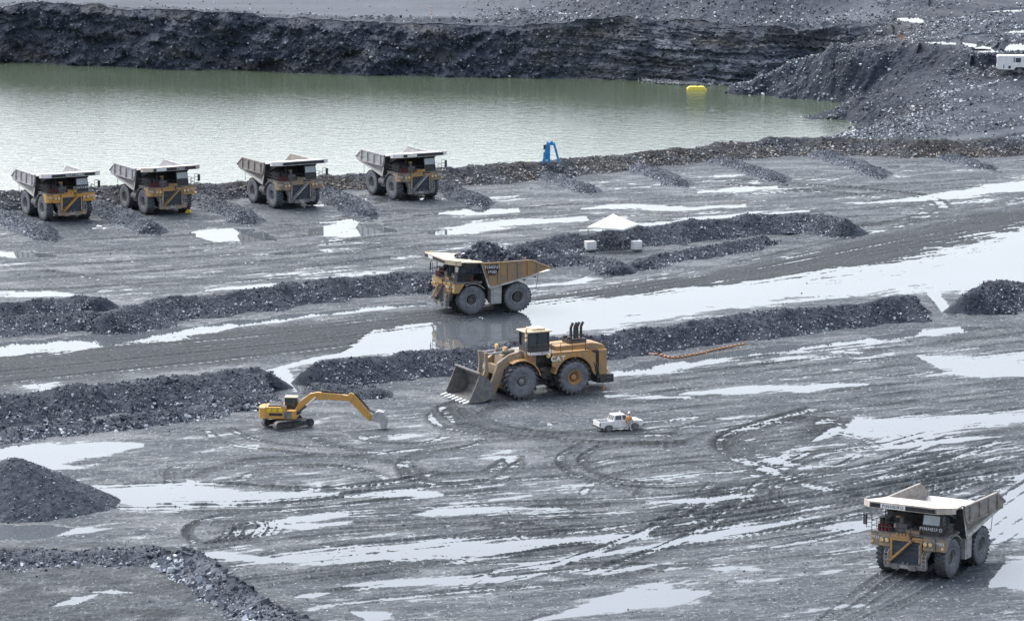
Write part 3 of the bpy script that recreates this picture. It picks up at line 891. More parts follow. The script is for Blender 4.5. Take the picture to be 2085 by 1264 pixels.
G2 = 'rubble windrows dividing the parking bays'
WR = [([(-60, 412), (20, 431), (70, 451), (118, 477)], 'blue-grey windrow at the left edge beside the first parked truck'),
      ([(190, 404), (240, 424), (290, 444), (328, 463)], 'blue-grey windrow between the parked trucks with yellow and with CAJU fronts'),
      ([(388, 390), (440, 405), (490, 427), (524, 446)], 'blue-grey windrow right of the truck lettered CAJU'),
      ([(645, 376), (690, 391), (730, 411), (768, 430)], 'blue-grey windrow between the third and fourth parked trucks'),
      ([(885, 364), (930, 379), (965, 395), (1000, 411)], 'blue-grey windrow on the right of the last parked truck'),
      ([(1070, 345), (1130, 356), (1180, 371), (1218, 390)], 'blue-grey windrow below the blue frame on the bank'),
      ([(1260, 325), (1320, 341), (1365, 357), (1404, 374)], 'blue-grey windrow in the empty bays, above the white tent'),
      ([(1460, 318), (1520, 334), (1570, 350), (1608, 368)], 'second windrow of the empty bays, right of the tent'),
      ([(1660, 306), (1720, 321), (1770, 338), (1808, 356)], 'third windrow of the empty bays, towards the right'),
      ([(1870, 304), (1940, 317), (1990, 330), (2040, 345)], 'rightmost windrow, fading into the rubble at the end of the bays')]
for i, (cr, lb) in enumerate(WR):
    ridge('rubble_windrow', cr, (1.25, 1.2, 1.15, 1.1, 1.0, 0.8, 0.7, 0.8, 0.75, 0.55)[i], (2.9, 3.1, 2.7, 2.9, 2.5, 2.6, 2.4, 2.7, 2.6, 2.6)[i], 2.4, dens=34, step=0.22, taper=(1, (5, 4, 6, 4, 5, 7, 5, 8, 6, 7)[i]), tone=0.16, rock_mean=0.34, pale=0.18, rmax=0.36, hvar=0.3, seed=20 + i,
          label=lb, cat='rubble pile', group=G2, low=0.5)

# rocky edge at the lower left
ridge('rock_outcrop', [(366, 1112), (400, 1128), (450, 1166), (500, 1200), (560, 1236), (620, 1262), (700, 1300)], 1.25, 3.4, 2.2, dens=26, step=0.16, taper=(1.5, 0),
      tone=0.14, rock_mean=0.3, pale=0.22, rmax=1.1, seed=40, label='jagged edge of pale split rock running down to the bottom of the picture', cat='rock outcrop', low=0.9)
ridge('rubble_strip', [(-120, 1128), (0, 1124), (160, 1120), (300, 1116), (380, 1114)], 0.7, 5.5, 2.2, dens=22, step=0.2, taper=(0, 3), tone=0.1, rock_mean=0.22,
      pale=0.16, rmax=0.6, seed=41, label='low strip of dark rubble and pale stones at the lower left', cat='rubble strip', low=0.9)

# cone of fine dark gravel
c0 = at(26, 1026)
gx, gy = np.meshgrid(np.arange(-10.5, 10.6, 0.16), np.arange(-10.5, 10.6, 0.16))
ang = np.arctan2(gy, gx)
rr = np.hypot(gx, gy)
R_ = 8.6 * (1 + 0.1 * np.cos(ang - 0.1) + 0.08 * fbm(np.cos(ang) * 2, np.sin(ang) * 2, 5, 3))
gz = 4.5 * (1 - (np.sqrt((rr / R_) ** 2 + 0.012) - 0.11) / 0.895)
gz = np.where(gz > 0, gz + 0.08 * fbm(gx / 0.9, gy / 0.9, 7, 3) + 0.04 * fbm(gx / 0.3, gy / 0.3, 8, 2), np.maximum(gz, -0.4))
hv = np.stack([gx + c0.x, gy + c0.y, gz], -1).reshape(-1, 3)
ok = np.argwhere((gz > 0.05) & (gy < 2)).tolist()
pick = np.array([ok[i] for i in RNG.integers(0, len(ok), 1500)])
rp = np.stack([gx[pick[:, 0], pick[:, 1]] + c0.x, gy[pick[:, 0], pick[:, 1]] + c0.y, gz[pick[:, 0], pick[:, 1]] + 0.03], -1)
rv, rq, rt, rw = rocks(rp, rock_sizes(1500, 0.08, 0.35), rock_tones(1500, 0.16, 0.1), np.zeros(1500))
o = quads_object('gravel_heap', np.vstack([hv, rv]), np.vstack([grid_quads(*gx.shape), rq + len(hv)]), M['rubble'],
                 {'tone': np.concatenate([0.05 * (1 + 0.5 * fbm(gx / 0.5, gy / 0.5, 9, 2)).ravel(), rt]), 'warm': np.concatenate([np.zeros(gx.size), rw])})
tag(o, 'cone-shaped heap of fine dark gravel between puddles at the left edge', 'gravel heap')

# stones lying about on the pit floor
n = 26000
sx, sy = RNG.uniform(-60, 2150, n), RNG.uniform(360, 1290, n) ** 1.0
w_ = at_np(sx, sy, 0.0)
zz = ground_z(w_[:, 0], w_[:, 1])
kk = (zz > 0.0) & (sy > bank_foot(sx) + 10)
w_, zz = w_[kk], zz[kk]
sz = rock_sizes(len(w_), 0.06, 0.3, 2.8)
w_[:, 2] = zz + sz * 0.15
rv, rq, rt, rw = rocks(w_, sz, rock_tones(len(w_), 0.3, 0.25), np.zeros(len(w_)))
o = quads_object('loose_stones', rv, rq, M['rubble'], {'tone': rt, 'warm': rw})
tag(o, 'small loose stones scattered over the wet pit floor', 'stones', kind='stuff')

# ------------------------------------------------------------------ lake
lx, ly = np.meshgrid(np.linspace(-300, 2300, 40), np.linspace(455, 60, 40))
lake = quads_object('lake', at_np(lx, ly, LAKE_Z).reshape(-1, 3), grid_quads(40, 40), M['lake'], smooth=True)
tag(lake, 'milky green lake water filling the old pit', 'water', kind='structure')

# ------------------------------------------------------------------ far cliff and the ground above it
cb = np.array([(-200, 122), (0, 128), (200, 134), (400, 142), (600, 147), (800, 152), (1000, 157), (1200, 161), (1330, 164), (1480, 172), (1620, 172), (1760, 165), (1950, 160)], float)
ctp = np.array([(-200, 12), (0, 12), (150, 8), (300, 18), (420, 21), (560, 33), (700, 42), (870, 46), (1000, 53), (1060, 54), (1150, 43), (1240, 37), (1340, 43), (1400, 39),
                (1500, 54), (1600, 60), (1700, 56), (1800, 50), (1950, 46)], float)
nc_, nt_ = 1500, 110
pxs = np.linspace(-180, 1940, nc_)
base = at_np(pxs, np.interp(pxs, cb[:, 0], cb[:, 1]), LAKE_Z)
top_y = np.interp(pxs, ctp[:, 0], ctp[:, 1])
for _ in range(30):
    top_y[1:-1] = (top_y[:-2] + 2 * top_y[1:-1] + top_y[2:]) / 4
SETB = 5.0
tx = base[:, 0] * (1 + SETB / base[:, 1])
ty = base[:, 1] + SETB
tz = z_at(pxs, top_y, ty) + 0.25 * fbm(base[:, 0] / 3, base[:, 0] * 0, 210, 3)
tz = tz + 0.5 * fbm(base[:, 0] / 9, base[:, 0] * 0, 211, 3)
t = np.linspace(-0.35, 1.0, nt_)[:, None]
CXg = base[None, :, 0] + (tx - base[:, 0])[None] * t
CYg = base[None, :, 1] + SETB * t
CZg = LAKE_Z + (tz - LAKE_Z)[None] * t
A_ = CXg
right = sstep(-5, 25, CXg)                                # bedding shows towards the right, broken rock to the left
envl = sstep(1.0, 0.86, t) * 0.9 + 0.1
butt = 1.7 * fbm(A_ / 13, CZg / 16, 200, 3) + 0.9 * np.abs(fbm(A_ / 5 + CZg / 9, CZg / 7, 203, 3))
lump = 0.75 * fbm(A_ / 1.9, CZg / 1.3, 206, 4)
strata = 0.55 * fbm(A_ / 11 + 0.5, (CZg + 0.05 * A_) / 0.42, 208, 3)
disp = envl * (butt + lump * (1 - 0.55 * right) + strata * (0.12 + 0.75 * right) + (1 - right) * (0.7 * np.abs(fbm(A_ / 3.1 + CZg / 5, CZg / 2.2, 222, 3)) + 0.9 * fbm(A_ / 6 - CZg / 6, CZg / 5, 224, 3)))
CYg = CYg - disp
CZg = CZg + envl * 0.3 * fbm(A_ / 1.1, CZg / 0.8, 212, 3)
tone = 0.07 + 0.06 * fbm(A_ / 3, CZg / 1.2, 215, 4) + 0.07 * right + 0.3 * right * np.clip(fbm(A_ / 9, CZg / 0.5, 217, 3), 0, 1)
warm_ = np.clip(0.1 + 0.7 * fbm(A_ / 7, CZg / 2.2, 219, 4), 0, 1)
cv = np.stack([CXg, CYg, CZg], -1).reshape(-1, 3)
n = 11000
ri, rj = RNG.integers(int(nt_ * 0.27), nt_ - 1, n), RNG.integers(0, nc_, n)
sz = rock_sizes(n, 0.2, 1.1, 2.4)
rp = np.stack([CXg[ri, rj], CYg[ri, rj] - 0.02, CZg[ri, rj]], -1)
rtn = rock_tones(n, 0.12, 0.07)
# pale debris at the foot near the yellow float
m = 900
jx = np.clip(RNG.normal(1375, 35, m), 1300, 1470)
dj = at_np(jx, np.interp(jx, cb[:, 0], cb[:, 1]) - RNG.uniform(-3, 9, m), LAKE_Z + 0.2)
dj[:, 1] -= 1.5
rv, rq, rt, rw = rocks(np.vstack([rp, dj]), np.concatenate([sz, rock_sizes(m, 0.25, 0.9)]), np.concatenate([rtn, rock_tones(m, 0.4, 0.4)]),
                       np.concatenate([np.clip(warm_[ri, rj] + RNG.normal(0, .2, n), 0, 1), RNG.uniform(0.1, 0.6, m)]))
cl = quads_object('cliff', np.vstack([cv, rv]), np.vstack([grid_quads(nt_, nc_), rq + len(cv)]), M['cliff'],
                  {'tone': np.concatenate([tone.ravel(), rt]), 'warm': np.concatenate([warm_.ravel(), rw])})
tag(cl, 'dark layered rock cliff along the far shore of the lake', 'cliff', kind='structure')

back = np.concatenate([np.arange(0, 26, 0.45), np.arange(26, 120, 1.6), [160, 260, 500, 1000, 2200]])[:, None]
UX = tx[None] * (1 + back / ty[None])
UY = ty[None] + back
flat = 6.5
blend = sstep(0, 10, back)
UZ = (tz[None] - 0.05) * (1 - blend) + flat * blend
ppx, ppy = to_px(UX, UY, flat)
lip = np.exp(-((back - 3.0) / 2.2) ** 2) * 0.9 * (0.4 + 0.6 * sstep(500, 900, np.broadcast_to(pxs[None], UX.shape)))
UZ = UZ + lip * (0.6 + 0.6 * fbm(UX / 2.5, UY / 2.5, 230, 3))
hp = sstep(880, 1180, ppx) * sstep(1840, 1560, ppx)
start = np.interp(pxs, [800, 1000, 1240, 1500, 1800], [50, 30, 6, 9, 20])[None]
UZ = UZ + hp * 5.5 * sstep(0, 26, back - start) * (1 + 0.15 * fbm(UX / 6, UY / 6, 233, 3))
UZ = UZ + 0.12 * fbm(UX / 1.5, UY / 1.5, 236, 3) * (0.3 + hp + lip)
UZ = np.where(ppx > 1800, UZ - 2.5 * sstep(1800, 1900, ppx), UZ)
utone = 0.07 + 0.4 * (0.0 + 0.05 * fbm(UX / 12, UY / 5, 238, 3) - 0.05 * hp + 0.1 * (1 - hp) * (lip < 0.15) * sstep(2, 6, back))
uv = np.stack([UX, UY, UZ], -1).reshape(-1, 3)
n = 14000
ri, rj = RNG.integers(0, 90, n), RNG.integers(0, nc_, n)
keep = RNG.uniform(0, 1, n) < np.clip(hp[ri, rj] * 1.2 * (UZ[ri, rj] > flat - 0.5) + lip[ri, rj] * 1.4, 0.015, 1)
ri, rj = ri[keep], rj[keep]
n = len(ri)
rv, rq, rt, rw = rocks(np.stack([UX[ri, rj] + RNG.uniform(-.1, .1, n), UY[ri, rj] + RNG.uniform(-.6, .6, n), UZ[ri, rj] + 0.08], -1),
                       rock_sizes(n, 0.2, 0.9, 2.3), rock_tones(n, 0.14, 0.22), np.clip(RNG.normal(0.05, 0.2, n), 0, 1))
ug = quads_object('upper_ground', np.vstack([uv, rv]), np.vstack([grid_quads(*UX.shape), rq + len(uv)]), M['rubble'],
                  {'tone': np.concatenate([utone.ravel(), rt]), 'warm': np.concatenate([np.zeros(UX.size), rw])})
tag(ug, 'grey gravel road and rubble slope above the far cliff', 'ground', kind='structure')

# ------------------------------------------------------------------ rubble hill on the right shore
HC = [  # (px, py, z)
    (1380, 215, -9), (1440, 184, -8), (1400, 190, -10), (1462, 190, -6.5), (1440, 195, -8), (1500, 225, -9), (1600, 228, -9), (1560, 262, -9), (1480, 285, -8), (1620, 262, -8), (1400, 180, -8), (1450, 176, -6.5),
    (1478, 183, -4), (1560, 195, -4), (1640, 203, -4), (1700, 207, -4.2), (1735, 212, -4), (1700, 228, -5), (1645, 244, -4), (1690, 257, -4), (1745, 267, -4),
    (1700, 272, -6), (1640, 275, -6), (1820, 277, -0.6), (1520, 168, -1.6), (1560, 150, 0.35), (1600, 172, -1.2), (1640, 118, 4.0), (1650, 160, 0.2), (1700, 103, 5.9), (1700, 150, 2.0),
    (1760, 92, 7.4), (1770, 150, 2.2), (1835, 82, 8.2), (1840, 130, 4.6), (1820, 170, 1.2), (1790, 196, -1.8), (1900, 104, 7.0), (1960, 128, 5.6),
    (1720, 215, -2.8), (1800, 192, 0.8), (1860, 172, 2.6), (1900, 160, 3.2), (1960, 152, 4.0), (2020, 148, 4.6), (2085, 150, 4.8), (2180, 150, 5.0),
    (1850, 272, 0.1), (1900, 242, 0.8), (1820, 245, -0.4), (2000, 220, 2.0), (2085, 200, 3.0), (2180, 200, 3.0), (1900, 200, 2.2), (1800, 222, -0.8),
    (2085, 262, 0.9), (2000, 276, 0.5), (1880, 290, 0.1), (2180, 258, 0.9), (2000, 250, 1.4), (1600, 318, -1.2), (1750, 320, -0.6), (1900, 322, -0.6), (2040, 322, -0.6), (2180, 318, -0.6),
    (1890, 84, 8.5), (1940, 95, 8.3), (2000, 100, 7.9), (2060, 100, 7.9), (2085, 112, 6.6), (2180, 105, 7.9), (2020, 122, 6.4), (2085, 75, 8.6), (2180, 72, 8.6), (1960, 70, 8.7), (1850, 45, 8.6),
    (1850, 38, 8.6), (1960, 45, 9.4), (2060, 45, 9.2), (2180, 40, 9.2), (2085, 15, 9.0), (1900, 15, 9.0), (2180, 5, 9.0), (1800, 30, 8.5), (1800, 55, 8.0), (1740, 62, 6.8), (1660, 80, 3.5),
    (1600, 110, -2.0), (1540, 130, -4.0), (1480, 150, -6.0), (1800, 5, 9.0), (2000, -10, 9.0), (2180, -20, 9.0)]
HPUD = [  # rain pools on the far bench: (outline stations (x, y, half height), level)
    ([(1818, 37, 0.5), (1840, 41, 4), (1870, 42, 5), (1895, 46, 1)], 6.65),
    ([(1872, 86, 1), (1900, 88, 3), (1940, 88, 3.5), (1985, 94, 4), (2010, 98, 1)], 6.5),
    ([(1976, 104, 1), (2010, 102, 6), (2060, 97, 7), (2180, 92, 8)], 6.3),
    ([(2030, 68, 1), (2060, 65, 3), (2180, 62, 4)], 6.75),
    ([(1990, 26, 0.5), (2030, 24, 2), (2180, 18, 3)], 7.0),
    ([(1960, 74, 0.5), (2000, 72, 2), (2035, 71, 0.5)], 6.7)]
HC = [c for c in HC if not (c[0] > 1870 and 60 < c[1] < 115)]
for st, lv in HPUD:
    for x, y, h in st:
        HC += [(x, y - h - 2, lv / 0.78), (x, y + h + 2, lv / 0.78)]
HP = at_np([c[0] for c in HC], [c[1] for c in HC], [c[2] * 0.78 for c in HC])
hx, hy, hz = HP[:, 0], HP[:, 1], HP[:, 2]

def tps_k(r2):
    return 0.5 * r2 * np.log(r2 + 1e-6)

SCL = 100.0
xn, yn = hx / SCL, (hy - 750) / SCL
K = tps_k((xn[:, None] - xn) ** 2 + (yn[:, None] - yn) ** 2) + np.eye(len(xn)) * 4e-4
Pm = np.stack([np.ones_like(xn), xn, yn], -1)
sol = np.linalg.solve(np.block([[K, Pm], [Pm.T, np.zeros((3, 3))]]), np.concatenate([hz, np.zeros(3)]))
gx1 = np.arange(28, 122, 0.34)
gy1 = np.concatenate([np.arange(652, 815, 0.36), np.arange(815, 960, 1.5)])
QX, QY = np.meshgrid(gx1, gy1)
QZ = np.zeros_like(QX)
for i0 in range(0, QX.shape[0], 60):
    a, b = QX[i0:i0 + 60] / SCL, (QY[i0:i0 + 60] - 750) / SCL
    acc = sol[-3] + sol[-2] * a + sol[-1] * b
    for k in range(len(xn)):
        acc = acc + sol[k] * tps_k((a - xn[k]) ** 2 + (b - yn[k]) ** 2)
    QZ[i0:i0 + 60] = acc
QZ = QZ - 0.1 * np.clip(1488 + 14 * fbm(QX / 9, QY / 9, 239, 3) - to_px(QX, QY, LAKE_Z)[0], 0, 90)
HILL0 = QZ.copy()
steep = np.hypot(*np.gradient(QZ, 0.42))
rgh = np.clip(0.25 + steep * 2.8, 0.25, 1.9)
track = sstep(26, 10, np.abs(to_px(QX, QY, QZ)[1] - np.interp(to_px(QX, QY, QZ)[0], [1800, 1880, 2085, 2200], [300, 291, 263, 252]) ) * 3) * (QY < 735) * (QX > 55)
rgh = rgh * (1 - 0.85 * track)
gul = fbm((QX + QY) * 0.707 / 15, (QX - QY) * 0.707 / 2.8, 240, 3)
QZ = QZ + rgh * (0.75 * fbm(QX / 6, QY / 6, 241, 4) * sstep(0.05, 0.3, steep) + 0.3 * fbm(QX / 5, QY / 5, 242, 4) + 0.5 * gul * np.clip(steep, 0, 0.8) + 0.22 * np.abs(fbm(QX / 1.3, QY / 1.3, 244, 3)))
POOL = np.zeros_like(QZ)
for st, lv in HPUD:
    ax, ay = to_px(QX, QY, lv)
    sel = (ax > st[0][0] - 30) & (ax < st[-1][0] + 30) & (ay > min(p[1] for p in st) - 26) & (ay < max(p[1] for p in st) + 26)
    m = lower_soft(ax[sel] + 1.0 * 4 * fbm(QX[sel] / 6, QY[sel] / 9, 250, 2), ay[sel], st)
    k = sstep(-2.6, -0.8, m) * sstep(1.6, 0.7, np.abs(HILL0[sel] - lv))
    POOL[sel] = np.maximum(POOL[sel], sstep(-0.4, -0.1, m))
    QZ[sel] = QZ[sel] * (1 - k) + (lv + 0.22 - 0.42 * sstep(-0.7, 0.4, m)) * k
htone = 0.025 + 0.05 * np.clip(fbm(QX / 5 + QY / 9, QY / 14, 246, 4), -0.4, 1) + 0.012 * sstep(0.25, 0.05, steep) + 0.06 * track
hwarm = np.clip(0.05 + 0.6 * fbm(QX / 8, QY / 8, 248, 3), 0, 1) * 0.45
hv = np.stack([QX, QY, QZ], -1).reshape(-1, 3)
n = 170000
ri, rj = RNG.integers(0, QX.shape[0], n), RNG.integers(0, QX.shape[1], n)
hu, hv_ = (QX[ri, rj] + QY[ri, rj]) * 0.707, (QX[ri, rj] - QY[ri, rj]) * 0.707
dns = np.clip(0.42 + 1.2 * fbm(hu / 16, hv_ / 2.6, 251, 3) + 0.5 * sstep(0.06, 0.3, steep[ri, rj]), 0.04, 1) * (1 - 0.9 * track[ri, rj])
_hx, _hy = to_px(QX[ri, rj], QY[ri, rj], QZ[ri, rj])
dark_ = sstep(1725, 1765, _hx) * sstep(1920, 1870, _hx) * sstep(85, 100, _hy) * sstep(215, 195, _hy)
fan_ = sstep(1745, 1700, _hx) * sstep(215, 200, _hy)
dns = np.clip(dns * (1 - 0.8 * dark_) + 0.25 * fan_, 0, 1)
keep = (RNG.uniform(0, 1, n) < dns) & (QZ[ri, rj] > LAKE_Z - 0.3) & (POOL[ri, rj] < 0.5)
ri, rj, fan_ = ri[keep], rj[keep], fan_[keep]
n = len(ri)
sz = rock_sizes(n, 0.16, 0.85, 2.5)
rv, rq, rt, rw = rocks(np.stack([QX[ri, rj] + RNG.uniform(-.3, .3, n), QY[ri, rj] + RNG.uniform(-.3, .3, n), QZ[ri, rj] + sz * 0.12], -1), sz,
                       np.where(RNG.uniform(0, 1, n) < 0.3 * fan_, RNG.uniform(0.4, 0.9, n), rock_tones(n, 0.2, 0.24)), np.clip(hwarm[ri, rj] + RNG.normal(0, .2, n), 0, 1))
hill = quads_object('rubble_hill', np.vstack([hv, rv]), np.vstack([grid_quads(*QX.shape), rq + len(hv)]), M['rubble'],
                    {'tone': np.concatenate([htone.ravel(), rt]), 'warm': np.concatenate([hwarm.ravel(), rw])})
tag(hill, 'dark rubble slopes and benches on the right shore of the lake', 'hill', kind='structure')
for st, lv in HPUD:
    xs = np.linspace(st[0][0] - 8, st[-1][0] + 8, 30)
    yc = np.interp(xs, [p[0] for p in st], [p[1] for p in st])
    hh_ = np.interp(xs, [p[0] for p in st], [p[2] for p in st]) * 1.3 + 0.5
    pw = quads_object('rain_pool', np.vstack([at_np(xs, yc + hh_, lv), at_np(xs, yc - hh_, lv)]), grid_quads(2, 30), M['puddle'])
    tag(pw, 'pale rain pool on the far bench', 'water', kind='structure')

def hill_z(x, y):
    j = int(np.clip(np.searchsorted(gx1, x), 1, len(gx1) - 1))
    i = int(np.clip(np.searchsorted(gy1, y), 1, len(gy1) - 1))
    return float(QZ[i, j])

# ================================================================== VEHICLES
def wheel(parent, c, R, width, out, rim_r, dish, rim_mat, name='wheel', lugs=26, lugd=0.09, seg=40, dual=None, tyre_mat=None):
    """wheel with its axis along y; out = +1/-1 the visible side"""
    w = MB()
    hw = width / 2
    w.cyl((c[0], c[1] - hw * 0.5, c[2]), (c[0], c[1] + hw * 0.5, c[2]), rim_r * 0.55, n=16)
    wo = w.build(name, M['dark'], parent)
    def tyre_at(cy):
        t = MB()
        Rt = R - lugd
        prof = [(rim_r, -hw * 0.82), (rim_r * 1.12, -hw * 0.95), ((R + rim_r) * 0.5, -hw * 1.0), (Rt * 0.94, -hw * 0.95), (Rt, -hw * 0.8), (Rt, hw * 0.8), (Rt * 0.94, hw * 0.95),
                ((R + rim_r) * 0.5, hw * 1.0), (rim_r * 1.12, hw * 0.95), (rim_r, hw * 0.82), (rim_r, -hw * 0.82)]
        t.lathe(prof, (c[0], cy, c[2]), seg)
        o = t.build('tyre', tyre_mat or M['rubber'], wo, smooth=True)
        g = MB()
        for i in range(lugs):
            for sd in (-1, 1):
                a = 2 * math.pi * (i + (0.5 if sd > 0 else 0)) / lugs
                rot = Matrix.Rotation(-a, 3, 'Y') @ Matrix.Rotation(sd * 0.35, 3, 'X')
                p = Vector((c[0] + math.cos(a) * (R - lugd * 0.6), cy + sd * hw * 0.5, c[2] + math.sin(a) * (R - lugd * 0.6)))
                g.box(p, (lugd * 1.2, hw * 0.98, 2 * math.pi * R / lugs * 0.52), rot)
        g.build('tread', M['tread'], wo)
    tyre_at(c[1])
    if dual is not None: tyre_at(dual)
    r = MB()
    yo = c[1] + out * hw * 0.86
    d = -out
    r.lathe([(rim_r * 1.02, yo - out * 0.02), (rim_r * 1.02, yo + out * 0.05), (rim_r * 0.93, yo + out * 0.05), (rim_r * 0.86, yo + d * dish * 0.45), (rim_r * 0.76, yo + d * dish * 0.5),
             (rim_r * 0.72, yo + d * dish), (rim_r * 0.45, yo + d * dish), (rim_r * 0.4, yo + d * dish * 0.55), (rim_r * 0.22, yo + d * dish * 0.4), (0.001, yo + d * dish * 0.38)],
            (c[0], 0, c[2]), 32)
    for i in range(12):
        a = 2 * math.pi * i / 12
        p = Vector((c[0] + math.cos(a) * rim_r * 0.6, yo + d * dish, c[2] + math.sin(a) * rim_r * 0.6))
        r.box(p, (0.08, 0.1, 0.08))
    r.build('rim', rim_mat, wo, smooth=True)
    return wo

X0 = 2.95                                            # rear axle at -X0, front axle at +X0

def haul_truck(yellow, label, front='yellow'):
    root = empty('haul_truck', (0, 0, 0), 0, label, 'haul truck', 'large mining haul trucks')
    FR = M[front]
    BODY = M['body_yellow'] if yellow else M['body_grey']
    CAN = M['canopy_cream'] if yellow else M['canopy_white']
    def part(name, mb, mat, parent=None, **k):
        return mb.build(name, mat, parent or root, **k)
    ox = -X0                                         # coordinates below are measured from the rear axle
    def V(x, y, z): return (x + ox, y, z)
    def bb(mb, x0, x1, y0, y1, z0, z1): return mb.bb(x0 + ox, x1 + ox, y0, y1, z0, z1)
    # chassis
    m = MB()
    for s in (-1, 1):
        bb(m, -1.6, 8.3, s * 1.15 - 0.28, s * 1.15 + 0.28, 1.75, 2.6)
    bb(m, -1.2, -0.6, -1.4, 1.4, 1.6, 2.5); bb(m, 2.2, 2.9, -1.5, 1.5, 1.5, 2.4); bb(m, 4.4, 5.2, -1.6, 1.6, 1.3, 2.6)
    m.cyl(V(0, -2.2, 1.78), V(0, 2.2, 1.78), 0.75, n=16)
    m.cyl(V(5.9, -2.6, 1.78), V(5.9, 2.6, 1.78), 0.4, n=12)
    bb(m, 5.2, 8.3, -1.3, 1.3, 1.0, 3.2)
    part('chassis', m, M['dark'])
    for s in (-1, 1):
        m = MB()
        m.cyl(V(5.9, s * 1.75, 1.5), V(5.75, s * 1.6, 3.7), 0.34, n=12)
        part('suspension_strut', m, M['mid_steel'])
        m = MB()
        m.cyl(V(1.6, s * 0.9, 1.9), V(2.2, s * 0.95, 4.0), 0.2, n=10)
        part('hoist_cylinder', m, M['mid_steel'])
    # wheels
    for s in (-1, 1):
        wheel(root, (5.9 + ox, s * 2.82, 1.785), 1.785, 1.08, s, 0.86, 0.5, M['rim'])
        wheel(root, (0 + ox, s * 3.02, 1.785), 1.785, 1.04, s, 0.92, 0.62, M['rim'], dual=s * 1.9)
    # side tanks
    m = MB()
    m.prism([(2.15 + ox, 1.15), (3.45 + ox, 1.15), (3.5 + ox, 3.2), (2.1 + ox, 3.2)], 2.3, 3.45)
    bb(m, 2.3, 3.3, 3.45, 3.5, 2.3, 3.05)
    bb(m, 2.75, 3.05, 3.45, 3.52, 1.3, 1.55)
    part('fuel_tank', m, M['pale_grey'], bevel=0.05)
    m = MB()
    m.cyl(V(2.0, -2.85, 2.2), V(3.6, -2.85, 2.2), 0.6, n=16)
    bb(m, 2.2, 3.4, -3.1, -2.4, 1.5, 1.8)
    part('hydraulic_tank', m, M['mid_steel'])
    # deck, fascia
    m = MB()
    bb(m, 5.0, 8.35, -3.55, 3.55, 3.88, 4.0)
    bb(m, 4.6, 5.0, -3.3, 3.3, 3.7, 3.98)
    part('deck', m, M['mid_steel'])
    m = MB()
    bb(m, 8.36, 8.52, -1.34, 1.34, 1.3, 3.42)
    for i in range(14):
        z = 1.4 + i * 0.145
        bb(m, 8.52, 8.55, -1.3, 1.3, z, z + 0.05)
    part('radiator_grille', m, M['grille'])
    m = MB()
    bb(m, 8.4, 8.62, -1.56, 1.62, 3.42, 3.62)
    bb(m, 8.4, 8.6, -1.56, -1.34, 1.5, 3.42)
    bb(m, 8.36, 8.58, 1.34, 1.5, 1.5, 3.42)
    bb(m, 8.1, 8.62, -1.5, 0.35, 3.64, 3.9)
    for i in range(4):
        m.cyl(V(8.45, -0.9 + 0.34 * i, 3.98), V(8.62, -0.9 + 0.34 * i, 3.98), 0.13, n=10)
    bb(m, 8.3, 8.56, 0.55, 1.6, 3.64, 3.8)
    part('grille_frame', m, FR)
    # front fenders with lamps
    for s in (-1, 1):
        m = MB()
        m.prism([(s * 1.6, 2.72), (s * 2.72, 2.72), (s * 2.72, 3.86), (s * 1.6, 3.86)] if s > 0 else [(-2.72, 2.72), (-1.6, 2.72), (-1.6, 3.86), (-2.72, 3.86)], 8.0 + ox, 8.5 + ox, axis='x')
        m.prism([(8.3 + ox, 2.72), (8.3 + ox, 3.86), (6.95 + ox, 3.86), (7.7 + ox, 2.74)], s * 2.72 if s > 0 else -3.6, 3.6 if s > 0 else -2.72)
        bb(m, 8.5, 8.56, s * 2.1 - 0.5, s * 2.1 + 0.5, 2.78, 3.0)
        fb = part('front_fender', m, FR, bevel=0.03)
        for y in (1.86, 2.36):
            l = MB()
            l.cyl(V(8.5, s * y, 3.35), V(8.64, s * y, 3.35), 0.23, 0.22, n=18)
            lo = part('headlight', l, M['yellow_dirty'], fb)
            l = MB()
            l.cyl(V(8.64, s * y, 3.35), V(8.66, s * y, 3.35), 0.18, 0.16, n=18)
            part('lens', l, M['lamp'], lo)
        l = MB()
        l.cyl(V(8.3, s * 3.42, 3.05), V(8.42, s * 3.42, 3.05), 0.13, n=12)
        part('marker_lamp', l, M['lamp'], fb)
        lettering('fender_number', '793D', M['white'], fb, V(8.315, s * 3.08, 3.42), (0, 1, 0), (0, 0, 1), 0.26)
        m = MB()                                         # lower inner fender panel between lamps and bumper
        m.prism([(s * 1.5, 2.7), (s * 2.3, 2.7), (s * 1.75, 1.6), (s * 1.5, 1.5)] if s < 0 else [(1.5, 1.5), (1.75, 1.6), (2.3, 2.7), (1.5, 2.7)], 7.9 + ox, 8.35 + ox, axis='x')
        part('lower_panel', m, M['mid_steel'])
        m = MB()                                         # mudguard over the wheel
        pts = [(5.9 + ox + 2.0 * math.cos(D2R(a)), 1.85 + 1.98 * math.sin(D2R(a))) for a in range(62, 152, 10)]
        inn = [(5.9 + ox + 1.93 * math.cos(D2R(a)), 1.85 + 1.91 * math.sin(D2R(a))) for a in range(62, 152, 10)]
        for i in range(len(pts) - 1):
            m.prism([inn[i], inn[i + 1], pts[i + 1], pts[i]], s * 2.25 if s > 0 else -3.5, 3.5 if s > 0 else -2.25)
        part('mudguard', m, M['pale_grey'])
    # bumper and steps
    m = MB()
    bb(m, 8.35, 8.85, -2.0, 2.0, 0.98, 1.38)
    bb(m, 8.6, 8.95, -1.2, -0.5, 0.9, 1.3); bb(m, 8.6, 8.95, 0.4, 1.1, 0.9, 1.3)
    bb(m, 8.3, 8.8, -2.0, -1.45, 1.38, 1.7); bb(m, 8.3, 8.8, 1.45, 2.0, 1.38, 1.7)
